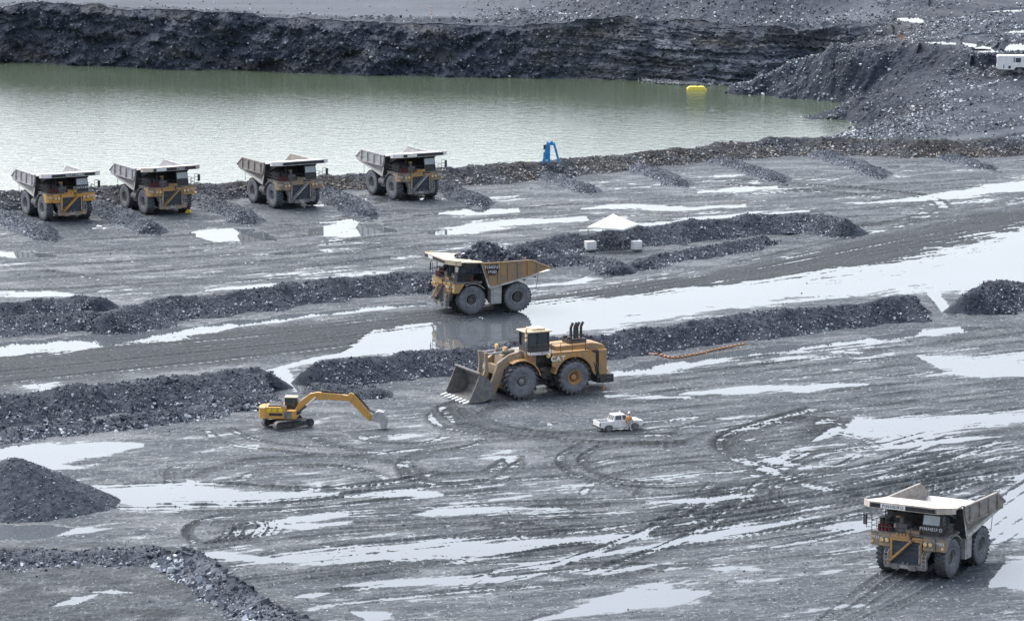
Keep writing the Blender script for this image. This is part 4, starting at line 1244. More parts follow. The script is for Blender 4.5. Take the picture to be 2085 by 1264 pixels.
    m.cyl(V(8.7, -0.2, 1.0), V(8.7, -0.2, 1.55), 0.12); m.cyl(V(8.75, 0.3, 1.42), V(8.95, 0.3, 1.42), 0.14)
    part('bumper', m, M['yellow_dirty'] if front == 'yellow_bright' else M['mid_steel'])
    m = MB()
    bb(m, 8.85, 8.88, -0.9, 0.5, 1.05, 1.3)
    part('bumper_plate', m, M['pale_grey'])
    # diagonal stairway, climbing from the right-hand bottom to the deck
    a, b = Vector(V(8.8, -1.5, 1.5)), Vector(V(8.62, 0.75, 3.62))
    m = MB()
    d = b - a
    ang = math.atan2(d.z, d.y)
    for off in (0.0, 0.55):
        q = Vector((-0.02 + off, 0, 0))
        m.box((a + b) / 2 + q, (0.07, d.length, 0.17), Matrix.Rotation(ang, 3, 'X'))
    st = part('stairway', m, FR)
    m = MB()
    for i in range(9):
        p = a + d * ((i + 0.5) / 9)
        m.box(p + Vector((0.26, 0, 0.04)), (0.5, 0.26, 0.05))
    part('step', m, M['dark'], st)
    for k0, k1 in ((-1.98, -1.62), (1.68, 2.06)):        # boarding ladders at both ends of the bumper
        m = MB()
        for k in (k0, k1):
            m.tube([V(8.85, k, 1.2), V(8.85, k, 2.35), V(8.5, k, 2.6)], 0.03, 6)
        for z in (1.6, 1.95, 2.3):
            m.cyl(V(8.85, k0, z), V(8.85, k1, z), 0.025, n=6)
        part('boarding_ladder', m, M['pale_grey'])
    m = MB()
    m.tube([V(8.72, 1.35, 1.5), V(8.72, 1.35, 3.2)], 0.05, 6)
    part('hand_bar', m, M['pale_grey'])
    # deck rails
    m = MB()
    def rail(p, q, zs=(4.45, 4.9)):
        n = max(1, int((Vector(q) - Vector(p)).length / 1.0))
        for z in zs:
            m.cyl((p[0], p[1], z), (q[0], q[1], z), 0.028, n=6)
        for i in range(n + 1):
            t = i / n
            x, y = p[0] + (q[0] - p[0]) * t, p[1] + (q[1] - p[1]) * t
            m.cyl((x, y, 4.0), (x, y, 4.92), 0.028, n=6)
    rail(V(8.3, -3.5, 0), V(8.3, 0.3, 0)); rail(V(8.3, -3.5, 0), V(5.2, -3.5, 0))
    part('deck_rail', m, M['dark'])
    m = MB()
    rail(V(8.3, 3.5, 0), V(6.0, 3.5, 0)); rail(V(8.3, 2.9, 0), V(8.3, 3.5, 0))
    part('deck_rail', m, M['dark'])
    for s in (-1, 1):
        m = MB()
        for z in (4.3, 4.7, 5.1, 5.5):
            m.cyl(V(8.3, s * 3.5, z), V(8.35, s * 4.0, z), 0.025, n=6)
        m.tube([V(8.35, s * 4.0, 4.2), V(8.35, s * 4.0, 5.55)], 0.03)
        m.tube([V(8.3, s * 3.5, 4.0), V(8.3, s * 3.5, 5.5)], 0.03)
        mo = part('mirror_bracket', m, M['dark'])
        m = MB()
        m.box(V(8.3, s * 4.15, 4.95), (0.14, 0.42, 0.95), Matrix.Rotation(s * 0.35, 3, 'Z'))
        part('mirror', m, M['dark'], mo, bevel=0.03)
    # things on the deck
    m = MB()
    for x, y in ((7.4, -2.9), (7.4, -2.35), (6.7, -2.9), (6.7, -2.35)):
        m.cyl(V(x, y, 4.0), V(x, y, 5.0), 0.24, n=14)
        m.cyl(V(x, y, 5.0), V(x, y, 5.12), 0.28, n=14)
    part('air_cleaner', m, M['red'] if yellow else M['dark'])
    m = MB()
    for k in range(4):
        m.cyl(V(8.0, -2.9 + 0.33 * k, 4.0), V(8.0, -2.9 + 0.33 * k, 4.62), 0.14, n=12)
    part('extinguisher', m, M['red'])
    m = MB()
    bb(m, 6.2, 7.6, -1.5, -0.4, 4.0, 4.75)
    m.cyl(V(7.3, -1.0, 4.75), V(7.3, -1.0, 5.3), 0.2, n=12)
    m.cyl(V(6.4, 0.1, 4.2), V(7.9, 0.1, 4.2), 0.25, n=12)
    part('engine_box', m, M['mid_steel'])
    m = MB()
    bb(m, 7.3, 8.0, -0.3, 1.0, 4.0, 4.3)
    m.cyl(V(7.6, -1.2, 5.3), V(7.6, -1.2, 5.45), 0.26, n=12)
    part('cover_plate', m, FR)
    # cab on the left
    m = MB()
    y0, y1 = 1.05, 2.85
    m.hexa([V(5.55, y0, 4.0), V(7.75, y0, 4.0), V(7.75, y1, 4.0), V(5.55, y1, 4.0), V(5.5, y0, 5.85), V(7.35, y0, 5.85), V(7.35, y1, 5.85), V(5.5, y1, 5.85)])
    bb(m, 5.4, 7.55, y0 - 0.08, y1 + 0.08, 5.85, 5.97)
    cab = part('cab', m, M['black'], bevel=0.03)
    sl = 0.4 / 1.85
    def fx(z): return 7.75 - (z - 4.0) * sl
    m = MB()
    m.hexa([V(fx(4.9), y0 + 0.12, 4.9), V(fx(4.9) + 0.03, y0 + 0.12, 4.9), V(fx(4.9) + 0.03, y1 - 0.12, 4.9), V(fx(4.9), y1 - 0.12, 4.9),
            V(fx(5.72), y0 + 0.12, 5.72), V(fx(5.72) + 0.03, y0 + 0.12, 5.72), V(fx(5.72) + 0.03, y1 - 0.12, 5.72), V(fx(5.72), y1 - 0.12, 5.72)])
    part('windscreen', m, M['windscreen'], cab)
    m = MB()
    bb(m, 5.75, 6.35, y1, y1 + 0.025, 4.8, 5.65)
    bb(m, 6.5, 7.2, y1, y1 + 0.025, 4.8, 5.65)
    part('side_window', m, M['glass'], cab)
    # dump body: side profile (x, z); body walls
    H0 = 3.85
    m = MB()
    for s in (-1, 1):
        yo_, yi = s * H0, s * (H0 - 0.14)
        lo_, hi_ = min(yo_, yi), max(yo_, yi)
        if yellow:
            m.prism([(3.6 + ox, 3.35), (4.25 + ox, 4.5), (4.75 + ox, 6.1), (-1.6 + ox, 6.15), (-4.1 + ox, 5.1), (-1.2 + ox, 4.35)], lo_, hi_)
        else:
            m.prism([(4.15 + ox, 4.6), (4.75 + ox, 6.1), (-2.5 + ox, 6.15), (-4.2 + ox, 5.05), (-3.7 + ox, 4.72)], lo_, hi_)
            # tapering lower flank
            m.add([V(3.75, s * 2.75, 3.05), V(4.15, s * H0, 4.62), V(-3.7, s * H0, 4.74), V(-2.6, s * 2.75, 4.3),
                   V(3.65, s * 2.6, 3.12), V(4.05, s * (H0 - .14), 4.68), V(-3.7, s * (H0 - .14), 4.8), V(-2.6, s * 2.6, 4.38)],
                  [(0, 1, 2, 3), (7, 6, 5, 4), (0, 4, 5, 1), (1, 5, 6, 2), (2, 6, 7, 3), (3, 7, 4, 0)])
            bb(m, -3.6, 4.15, lo_ - (0.1 if s < 0 else 0), hi_ + (0.1 if s > 0 else 0), 4.6, 4.78)
        # top rail
        bb(m, -2.4 if not yellow else -1.5, 4.7, (s * (H0 - 0.03)) - 0.13, (s * (H0 - 0.03)) + 0.13, 6.1, 6.28)
        a0, a1 = (V(-2.45, s * (H0 - .03), 6.19), V(-4.25, s * (H0 - .03), 5.05)) if not yellow else (V(-1.55, s * (H0 - .03), 6.2), V(-4.15, s * (H0 - .03), 5.12))
        m.cyl(a0, a1, 0.13, n=6)
    wall = part('dump_body', m, BODY)
    for s in (-1, 1):
        xs = (3.9, 2.7, 1.4, 0.1, -1.15, -2.4) if yellow else (3.6, 1.5, -0.5, -2.4)
        for x in xs:
            m = MB()
            if yellow:
                zb = 3.5 + (3.6 - x) * 0.2 if x < 3.6 else 4.3
                zt = 6.1 if x > -1.6 else 5.75
                bb(m, x - 0.1, x + 0.1, s * (H0 + 0.09) - 0.09, s * (H0 + 0.09) + 0.09, zb, zt)
            else:
                bb(m, x - 0.13, x + 0.13, s * (H0 + 0.08) - 0.08, s * (H0 + 0.08) + 0.08, 4.78, 6.1)
            part('side_rib', m, BODY, wall)
    m = MB()                                              # floor, headboard
    m.prism([(-4.15 + ox, 4.85), (-4.15 + ox, 4.6), (-2.0 + ox, 4.2), (3.7 + ox, 3.05), (3.85 + ox, 3.4), (-2.0 + ox, 4.5)], -H0 + 0.15, H0 - 0.15)
    m.prism([(3.6 + ox, 3.3), (3.95 + ox, 3.2), (4.85 + ox, 6.0), (4.6 + ox, 6.1)], -H0 + 0.15, H0 - 0.15)
    part('body_floor', m, M['body_inside'], wall)
    m = MB()
    m.prism([(3.97 + ox, 3.2), (4.03 + ox, 3.2), (4.93 + ox, 6.05), (4.87 + ox, 6.05)], -H0 + 0.1, H0 - 0.1)
    part('headboard_shade', m, M['dark'], wall)  # dark sheet over the front wall; canopy shade put into its colour
    m = MB()                                              # cross beams beneath the floor
    for x in (-2.6, -1.2, 0.3, 1.8, 3.0):
        z = 4.2 - (x + 2.0) * 0.2
        bb(m, x - 0.12, x + 0.12, -2.7, 2.7, z - 0.42, z - 0.05)
    part('floor_beam', m, M['dark'], wall)
    # canopy over the cab
    m = MB()
    zb, zf = 6.2, 6.6
    outl = [(4.6, 3.8), (5.2, 3.8), (7.7, 4.3), (8.3, 4.2), (9.3, 3.2), (9.3, -3.2), (8.3, -4.2), (7.7, -4.3), (5.2, -3.8), (4.6, -3.8)]
    def cz(x): return zb + (zf - zb) * (x - 4.6) / 4.5
    m.add([V(x, y, cz(x)) for x, y in outl] + [V(x, y, cz(x) + 0.14) for x, y in outl],
          [tuple(range(10))[::-1], tuple(range(10, 20))] + [(i, (i + 1) % 10, 10 + (i + 1) % 10, 10 + i) for i in range(10)])
    can = part('canopy', m, CAN)
    m = MB()                                              # lip along the front and chamfered corners
    for (xa, ya), (xb, yb) in zip(outl[2:7], outl[3:8]):
        p, q = Vector(V(xa, ya, cz(xa))), Vector(V(xb, yb, cz(xb)))
        n_ = Vector(((q - p).y, -(q - p).x, 0)).normalized()
        if n_.x < 0: n_ = -n_
        up = Vector((0, 0, 0.26)); dn = Vector((0, 0, -0.3))
        m.plate([p + dn, q + dn, q + up, p + up], n_, 0.09)
    part('canopy_lip', m, CAN, can)
    m = MB()
    bb(m, 9.39, 9.42, -3.16, 3.16, cz(9.3) - 0.24, cz(9.3) + 0.14)
    part('name_band', m, M['black'], can)
    m = MB()                                              # struts below the canopy, in front of the shade-coloured sheet
    for y in (-3.0, -1.0, 1.0, 3.0):
        m.prism([(4.7 + ox, 5.0), (4.5 + ox, 5.0), (4.65 + ox, 6.1), (8.4 + ox, cz(8.4)), (8.4 + ox, cz(8.4) - 0.12)], y - 0.09, y + 0.09)
    part('canopy_strut', m, M['dark'], can)
    m = MB()
    m.cyl(V(8.2, -2.2, 4.9), V(8.2, -2.2, 6.2), 0.05, n=6)
    m.tube([V(-2.8, -3.3, 4.6), V(-2.7, -3.3, 2.9)], 0.03)
    m.tube([V(-2.8, 3.3, 4.6), V(-2.4, 3.3, 2.6)], 0.03)
    part('hanging_cable', m, M['dark'])
    return root

def sign(root, text, sub=None, plate=True, plate_y=0.6, cabtext=None, w=None):
    """name on the canopy band, name under the windscreen"""
    ox = -X0
    can = [c for c in children(root) if c.name.startswith('canopy') and 'strut' not in c.name][0]
    cab = [c for c in children(root) if c.name.startswith('cab')][0]
    z = 6.618 - 0.05
    if text:
        w = w or 0.3 * len(text)
        if plate:
            m = MB()
            m.bb(9.422 + ox, 9.434 + ox, plate_y - w / 2, plate_y + w / 2, z - 0.2, z + 0.2)
            m.build('name_plate', M['white'], can)
            lettering('name_letters', text, M['black'], can, (9.436 + ox, plate_y, z), (0, 1, 0), (0, 0, 1), 0.28)
        else:
            lettering('name_letters', text, M['white'], can, (9.436 + ox, plate_y, z), (0, 1, 0), (0, 0, 1), 0.32)
    if cabtext:
        xx = 7.75 - 0.55 * 0.4 / 1.85
        lettering('cab_letters', cabtext, M['white'], cab, (xx + 0.012 + ox, 1.95, 4.52), (0, 1, 0), (-0.4, 0, 1.85), 0.34 if len(cabtext) < 7 else 0.3)
    return can

def swap(root, name, mat):
    for c in children(root):
        if c.name.split('.')[0] == name:
            c.material_slots[0].link = 'OBJECT'
            c.material_slots[0].material = mat

def place(o, px, py, fx, fy, z=0.07):
    p = at(px, py, 0.0)
    o.location = (p.x, p.y, z)
    o.rotation_euler = (0, 0, math.atan2(fy, fx))

tr1 = haul_truck(False, 'grey-bodied haul truck with bright yellow front, leftmost in the parked row', 'yellow_bright')
tr2, tr3, tr4, tr5 = (copy_tree(tr1) for _ in range(4))
place(tr1, 116, 442, 0.46, -0.888)
place(tr2, 318, 429, 0.48, -0.877)
place(tr3, 578, 416, 0.48, -0.877)
place(tr4, 820, 399, 0.48, -0.877)
place(tr5, 1898, 1155, -0.50, -0.866)
tr2['label'] = 'parked haul truck with CAJU in white letters on its dark canopy edge'
tr3['label'] = 'parked haul truck with a mud-grey front, third in the row by the lake'
tr4['label'] = 'parked haul truck with pale stairway, rightmost of the row by the lake'
tr5['label'] = 'empty haul truck lettered PINHEIRO standing beside puddles at the lower right'
for nm in ('front_fender', 'grille_frame', 'stairway', 'cover_plate'):
    swap(tr2, nm, M['yellow'])
    swap(tr3, nm, M['yellow_dirty'])
    swap(tr5, nm, M['yellow_dirty'])
swap(tr4, 'front_fender', M['yellow_dirty'])
swap(tr4, 'grille_frame', M['yellow'])
swap(tr4, 'stairway', M['pale_grey'])
swap(tr3, 'stairway', M['pale_grey'])
for t_ in (tr3, tr4, tr5):
    swap(t_, 'bumper', M['mid_steel'])
swap(tr5, 'grille_frame', M['yellow'])
swap(tr5, 'stairway', M['yellow'])
M['body_tan'] = plain('mud_streaked_grey_steel', (0.34, 0.32, 0.3), (0.22, 0.195, 0.17), 0.8, 0.65, lo=0.4, hi=0.66, stretch=(1, 1, 2.2))
for t_, cm, bm_ in ((tr2, 'canopy_tan', 'body_grey'), (tr3, 'canopy_white', 'body_tan'), (tr5, 'canopy_tan', 'body_tan')):
    for o_ in children(t_):
        for q in [o_] + children(o_):
            for sl in q.material_slots:
                if sl.material in (M['canopy_white'], M['body_grey']):
                    r_ = M[cm] if sl.material == M['canopy_white'] else M[bm_]
                    sl.link = 'OBJECT'
                    sl.material = r_
sign(tr1, 'GUATAMBU', plate=False, plate_y=0.2, cabtext='GUATAMBU')
sign(tr2, 'CAJU', plate=False, plate_y=0.9)
sign(tr5, 'PINHEIRO', plate=True, plate_y=-0.95, cabtext='PINHEIRO')
for t_, y in ((tr2, -2.0), (tr4, -1.8)):
    can = [c for c in children(t_) if c.name.startswith('canopy') and 'strut' not in c.name][0]
    m = MB()
    m.bb(9.422 - X0, 9.434 - X0, y - 0.75, y + 0.75, 6.4, 6.74)
    m.build('name_plate', M['white'], can)
# the loaded truck on the haul road
tr6 = haul_truck(True, 'loaded yellow haul truck lettered TINGUI driving along the haul road', 'yellow')
place(tr6, 986, 630, -0.92, -0.39)
can6 = sign(tr6, None)
m = MB()
m.bb(9.422 - X0, 9.434 - X0, -2.0, -0.6, 6.4, 6.74)
m.build('name_plate', M['white'], can6)
db6 = [c for c in children(tr6) if c.name.startswith('dump_body')][0]
m = MB()
m.prism([(4.55 - X0, 6.02), (2.75 - X0, 6.02), (2.75 - X0, 5.3), (3.2 - X0, 4.75), (4.15 - X0, 4.75)], 4.035, 4.055)
nb = m.build('name_panel', M['black'], db6)
lettering('name_letters', 'TINGUI', M['white'], nb, (3.62 - X0, 4.06, 5.72), (-1, 0, 0), (0, 0, 1), 0.36)
lettering('number_letters', '793D', M['white'], nb, (3.6 - X0, 4.06, 5.12), (-1, 0, 0), (0, 0, 1), 0.32)
cab6 = [c for c in children(tr6) if c.name.startswith('cab')][0]
lettering('cab_letters', 'TINGUI', M['white'], cab6, (7.75 - 0.119 + 0.012 - X0, 1.95, 4.52), (0, 1, 0), (-0.4, 0, 1.85), 0.3)
m = MB()
m.bb(5.6 - X0, 6.1 - X0, 2.86, 2.96, 4.1, 4.45)
m.build('red_box', M['red'], cab6)
for o_ in (tr6,):
    swap(o_, 'fuel_tank', M['pale_grey'])
# its load
Y6 = Matrix.Rotation(tr6.rotation_euler.z, 4, 'Z')
lx_, ly_ = np.meshgrid(np.arange(-2.8, 8.0, 0.17), np.arange(-3.6, 3.61, 0.17))
rl = np.sqrt(((lx_ - 2.9) / 5.0) ** 2 + (ly_ / 3.6) ** 2)
lz_ = 5.5 + 2.5 * (1 - rl ** 1.25) + 0.35 * fbm(lx_ / 1.3, ly_ / 1.3, 301, 3) + 0.2 * np.abs(fbm(lx_ / 0.5, ly_ / 0.5, 303, 2))
lz_ = np.where(rl > 1.02, 5.0, lz_)
lv = np.stack([lx_ - X0, ly_, lz_ - 5.0], -1).reshape(-1, 3)
n = 900
ri, rj = RNG.integers(3, lx_.shape[0] - 3, n), RNG.integers(3, lx_.shape[1] - 3, n)
ok = rl[ri, rj] < 0.95
ri, rj = ri[ok], rj[ok]
rv, rq, rt, rw = rocks(np.stack([lx_[ri, rj] - X0, ly_[ri, rj], lz_[ri, rj] - 5.0 + 0.05], -1), rock_sizes(len(ri), 0.2, 1.1, 1.9), rock_tones(len(ri), 0.1, 0.05), np.zeros(len(ri)))
load = quads_object('ore_load', np.vstack([lv, rv]), np.vstack([grid_quads(*lx_.shape), rq + len(lv)]), M['rubble'],
                    {'tone': np.concatenate([np.full(lx_.size, 0.05), rt]), 'warm': np.concatenate([np.zeros(lx_.size), rw])})
load.location = tr6.location + Vector((0, 0, 5.0))
load.rotation_euler = tr6.rotation_euler
tag(load, 'heap of dark broken rock piled in the yellow haul truck', 'rock load')

# ------------------------------------------------------------------ wheel loader
def wheel_loader():
    root = empty('wheel_loader', (0, 0, 0), 0, 'big yellow wheel loader lettered CAT with its bucket on the ground', 'wheel loader')
    P = lambda n, m, mat, par=None, **k: m.build(n, mat, par or root, **k)
    Yl, Yd = M['yellow'], M['yellow_dirty']
    for x, rm in ((3.15, M['rim']), (-3.15, M['rim_yellow'])):
        for s in (-1, 1):
            wheel(root, (x, s * 2.2, 1.93), 1.93, 1.35, s, 0.8, 0.35, rm, lugs=20, lugd=0.2, tyre_mat=M['rubber'])
    m = MB()                                             # front frame
    m.prism([(1.0, 0.9), (4.4, 0.9), (5.0, 2.4), (4.6, 4.6), (2.6, 5.0), (1.2, 4.6), (0.9, 3.0)], -0.95, 0.95)
    P('front_frame', m, Yd)
    m = MB()
    for s in (-1, 1):                                    # front fenders
        a, b = (1.0, 2.75) if s > 0 else (-2.75, -1.0)
        arc = [(3.15 + 2.2 * math.cos(D2R(t)), 1.95 + 2.2 * math.sin(D2R(t))) for t in range(60, 176, 12)]
        arc2 = [(3.15 + 2.34 * math.cos(D2R(t)), 1.95 + 2.34 * math.sin(D2R(t))) for t in range(60, 176, 12)]
        for i in range(len(arc) - 1):
            m.prism([arc[i], arc[i + 1], arc2[i + 1], arc2[i]], a, b)
        m.prism([(0.95, 1.5), (1.1, 1.5), (1.2, 3.0), (2.2, 4.1), (2.2, 4.7), (0.95, 4.7)], s * 1.3 - 0.35, s * 1.3 + 0.35)
    P('front_fender', m, Yl)
    m = MB()                                             # articulation
    m.bb(-0.9, 1.0, -0.7, 0.7, 1.0, 2.0); m.bb(-0.9, 1.0, -0.6, 0.6, 2.9, 3.5)
    m.cyl((0.1, 0, 0.9), (0.1, 0, 3.8), 0.35, n=14)
    m.cyl((-1.2, 1.1, 1.7), (1.3, 0.9, 1.7), 0.17); m.cyl((-1.2, -1.1, 1.7), (1.3, -0.9, 1.7), 0.17)
    m.bb(-1.0, 0.9, -1.5, 1.5, 3.6, 4.5)
    m.cyl((-0.1, 1.0, 2.2), (-0.1, 1.6, 2.2), 0.4, n=14)
    m.bb(-5.6, -1.0, -1.15, 1.15, 0.9, 2.7)
    m.cyl((-3.15, -1.8, 1.93), (-3.15, 1.8, 1.93), 0.5, n=14); m.cyl((3.15, -1.8, 1.93), (3.15, 1.8, 1.93), 0.5, n=14)
    P('chassis', m, M['dark'])
    m = MB()                                             # engine hood and rear body
    m.prism([(-1.5, 4.4), (-1.5, 5.25), (-5.9, 5.35), (-7.3, 5.05), (-7.45, 4.7), (-7.45, 1.9), (-6.3, 1.7), (-5.5, 2.6), (-5.3, 4.4)], -1.55, 1.55)
    hood = P('engine_hood', m, Yl, bevel=0.06)
    m = MB()
    for s in (-1, 1):                                    # rear fenders with long side plate
        a, b = (1.5, 2.7) if s > 0 else (-2.7, -1.5)
        arc = [(-3.15 + 2.25 * math.cos(D2R(t)), 1.95 + 2.25 * math.sin(D2R(t))) for t in range(12, 169, 12)]
        arc2 = [(-3.15 + 2.42 * math.cos(D2R(t)), 1.95 + 2.42 * math.sin(D2R(t))) for t in range(12, 169, 12)]
        for i in range(len(arc) - 1):
            m.prism([arc[i], arc[i + 1], arc2[i + 1], arc2[i]], a, b)
        sy = s * 2.66
        lo_, hi_ = min(sy, sy - s * 0.12), max(sy, sy - s * 0.12)
        top = [(-0.5, 4.72), (-0.5, 3.35), (-0.95, 3.1)] + [arc[i] for i in range(0, len(arc), 1)] + [(-5.75, 1.9), (-5.75, 4.4), (-5.0, 4.72)]
        m.prism(top, lo_, hi_)
        m.bb(-5.0, -0.5, min(s * 1.5, s * 2.66), max(s * 1.5, s * 2.66), 4.66, 4.78)
    P('rear_fender', m, Yl)
    m = MB()                                             # radiator guard at the rear end
    for s in (-1, 1):
        m.bb(-6.4, -5.8, s * 2.0 - 0.06, s * 2.0 + 0.06, 2.3, 4.5)
        m.bb(-6.3, -5.9, s * 1.57 - 0.03, s * 1.57 + 0.03, 2.4, 4.5)
    m.bb(-7.47, -7.45, -1.2, 1.2, 2.6, 4.5)
    P('air_grille', m, M['black'], hood)
    for s in (-1, 1):
        m = MB()
        m.bb(-7.35, -6.4, s * 1.85 - 0.32, s * 1.85 + 0.32, 1.9, 4.6)
        P('side_cover', m, Yl, hood)
    m = MB()
    m.bb(-8.2, -6.2, -2.2, 2.2, 0.95, 1.85)
    m.bb(-7.6, -6.4, -2.5, -2.2, 1.0, 1.6); m.bb(-7.6, -6.4, 2.2, 2.5, 1.0, 1.6)
    P('counterweight', m, M['dark'], bevel=0.06)
    m = MB()
    for s in (-1, 1):
        m.cyl((-7.5, s * 1.7, 2.25), (-7.7, s * 1.7, 2.25), 0.22, n=12)
        m.cyl((-0.2, s * 2.55, 4.5), (0.0, s * 2.6, 4.5), 0.26, n=14)
        m.cyl((4.3, s * 1.0, 5.35), (4.55, s * 1.0, 5.35), 0.27, n=14)
        m.cyl((4.3, s * 1.0, 4.9), (4.35, s * 1.0, 5.3), 0.06, n=6)
    P('work_lamp', m, M['lamp'])
    # cab
    m = MB()
    m.bb(-0.9, 1.7, -1.1, 1.1, 4.75, 5.3)
    for x in (-0.85, 0.45, 1.62):
        for y in (-1.03, 1.03):
            m.bb(x - 0.08, x + 0.08, y - 0.07, y + 0.07, 5.3, 6.85)
    cab = P('cab', m, M['dark'])
    m = MB()
    m.bb(-1.15, 1.95, -1.3, 1.3, 6.85, 7.02); m.bb(-0.6, 1.0, -0.8, 0.8, 7.02, 7.25)
    P('cab_roof', m, M['canopy_cream'], cab, bevel=0.05)
    m = MB()
    m.bb(-0.78, 1.55, -0.99, 0.99, 5.3, 6.85)
    P('cab_window', m, M['glass'], cab)
    m = MB()
    for z in (6.7, 6.2, 7.2):
        m.cyl((2.0, 1.5, z), (2.15, 1.5, z), 0.2, n=12)
    P('roof_lamp', m, M['lamp'], cab)
    m = MB()                                             # walkway, rails, lamp mast
    m.bb(-1.6, 2.0, -2.5, 2.5, 4.62, 4.75)
    P('walkway', m, M['pale_grey'])
    m = MB()
    def rl(pts, zs):
        for z in zs:
            m.tube([(x, y, z) for x, y in pts], 0.03)
        for x, y in pts:
            m.cyl((x, y, 4.75), (x, y, zs[-1]), 0.03, n=6)
    P('lamp_mast', MB().tube([(2.05, 1.5, 4.7), (2.05, 1.5, 7.4)], 0.09).tube([(1.9, 1.0, 6.9), (2.1, 1.7, 7.35)], 0.05), M['mid_steel'])
    for s in (-1, 1):
        m = MB()
        rl([(2.0, s * 2.45), (0.6, s * 2.45), (-0.5, s * 2.45), (-1.6, s * 2.45), (-3.0, s * 2.45), (-4.6, s * 2.45)], (5.25, 5.75))
        P('hand_rail', m, M['dark'])
    m = MB()
    m.bb(-5.5, -3.4, -0.9, 0.9, 5.3, 5.75); m.cyl((-3.6, -0.5, 5.3), (-3.6, -0.5, 6.0), 0.25); m.cyl((-3.6, 0.5, 5.3), (-3.6, 0.5, 6.0), 0.25)
    P('engine_top', m, M['dark'], hood)
    for x, y in ((-3.95, 0.2), (-4.4, 0.2), (-4.8, 0.05), (-5.25, 0.05)):
        m = MB()
        m.tube([(x, y, 5.4), (x, y, 6.95), (x - 0.25, y, 7.45)], 0.15, 10)
        P('exhaust_stack', m, M['dark'])
    m = MB()
    m.tube([(-4.6, 2.3, 5.0), (-5.6, 2.66, 3.2), (-5.9, 2.7, 1.9)], 0.06)
    m.tube([(-4.9, 2.3, 5.0), (-5.9, 2.66, 3.2), (-6.2, 2.7, 1.9)], 0.06)
    P('ladder', m, M['dark'])
    # lift arms, links, bucket
    for s in (-1, 1):
        m = MB()
        m.prism([(2.7, 4.5), (2.9, 5.05), (4.2, 4.75), (5.5, 3.95), (6.1, 2.3), (6.85, 0.85), (6.6, 0.4), (5.9, 0.55), (5.0, 2.3), (4.8, 3.2), (3.8, 3.9)], s * 1.45 - 0.22, s * 1.45 + 0.22)
        P('lift_arm', m, Yd)
        m = MB()
        m.cyl((2.0, s * 1.45, 2.0), (4.6, s * 1.45, 3.3), 0.2, n=12)
        m.cyl((3.2, s * 0.75, 4.95), (4.6, s * 0.75, 4.95), 0.24, n=12)
        P('hydraulic_cylinder', m, M['mid_steel'])
        m = MB()
        m.cyl((4.6, s * 0.75, 4.95), (6.55, s * 0.75, 4.85), 0.12, n=10)
        P('piston_rod', m, M['pale_grey'])
        m = MB()
        m.prism([(6.35, 5.05), (6.75, 5.05), (6.65, 3.9), (6.7, 3.1), (6.95, 2.5), (6.6, 2.1), (6.25, 2.9), (6.3, 3.8)], s * 0.75 - 0.14, s * 0.75 + 0.14)
        P('bucket_link', m, Yd)
    m = MB()
    m.bb(5.0, 5.5, -1.3, 1.3, 2.6, 3.6)
    P('cross_tube', m, Yd)
    prof = [(9.7, 0.12), (7.9, 0.16), (7.1, 0.45), (6.75, 1.2), (6.9, 2.1), (7.5, 2.8), (8.3, 3.25)]
    m = MB()
    for (xa, za), (xb, zb) in zip(prof[:-1], prof[1:]):
        d = Vector((xb - xa, 0, zb - za)).normalized()
        nn = Vector((-d.z, 0, d.x)) * 0.1
        m.prism([(xa, za), (xb, zb), (xb - nn.x, zb - nn.z), (xa - nn.x, za - nn.z)], -3.1, 3.1)
    side = prof + [(8.75, 2.2), (9.35, 0.9)]
    m.prism(side, 3.0, 3.12); m.prism(side, -3.12, -3.0)
    m.bb(8.25, 8.5, -3.12, 3.12, 3.2, 3.36)
    bk = P('bucket', m, M['mid_steel'])
    for i in range(7):
        t_ = MB()
        y = -2.85 + 0.95 * i
        t_.hexa([(9.5, y - 0.2, 0.06), (10.25, y - 0.1, 0.1), (10.25, y + 0.1, 0.1), (9.5, y + 0.2, 0.06), (9.5, y - 0.2, 0.36), (10.25, y - 0.1, 0.17), (10.25, y + 0.1, 0.17), (9.5, y + 0.2, 0.36)])
        P('bucket_tooth', t_, M['white'], bk)
    m = MB()
    m.prism([(6.4, 0.4), (6.65, 1.4), (6.95, 1.3), (7.0, 0.35)], 1.1, 1.9); m.prism([(6.4, 0.4), (6.65, 1.4), (6.95, 1.3), (7.0, 0.35)], -1.9, -1.1)
    P('bucket_hinge', m, M['mid_steel'], bk)
    lettering('maker_letters', 'CAT', M['white'], root, (-1.2, 2.675, 4.1), (-1, 0, 0), (0, 0, 1), 0.56, 0.04)
    m = MB()
    m.tube([(-6.9, 2.1, 1.0), (-6.95, 2.1, 0.55)], 0.03)
    m.bb(-7.05, -6.85, 2.0, 2.2, 0.15, 0.6)
    P('tow_hook', m, M['orange'])
    return root
ld = wheel_loader()
place(ld, 1094, 801, -0.90, -0.43)

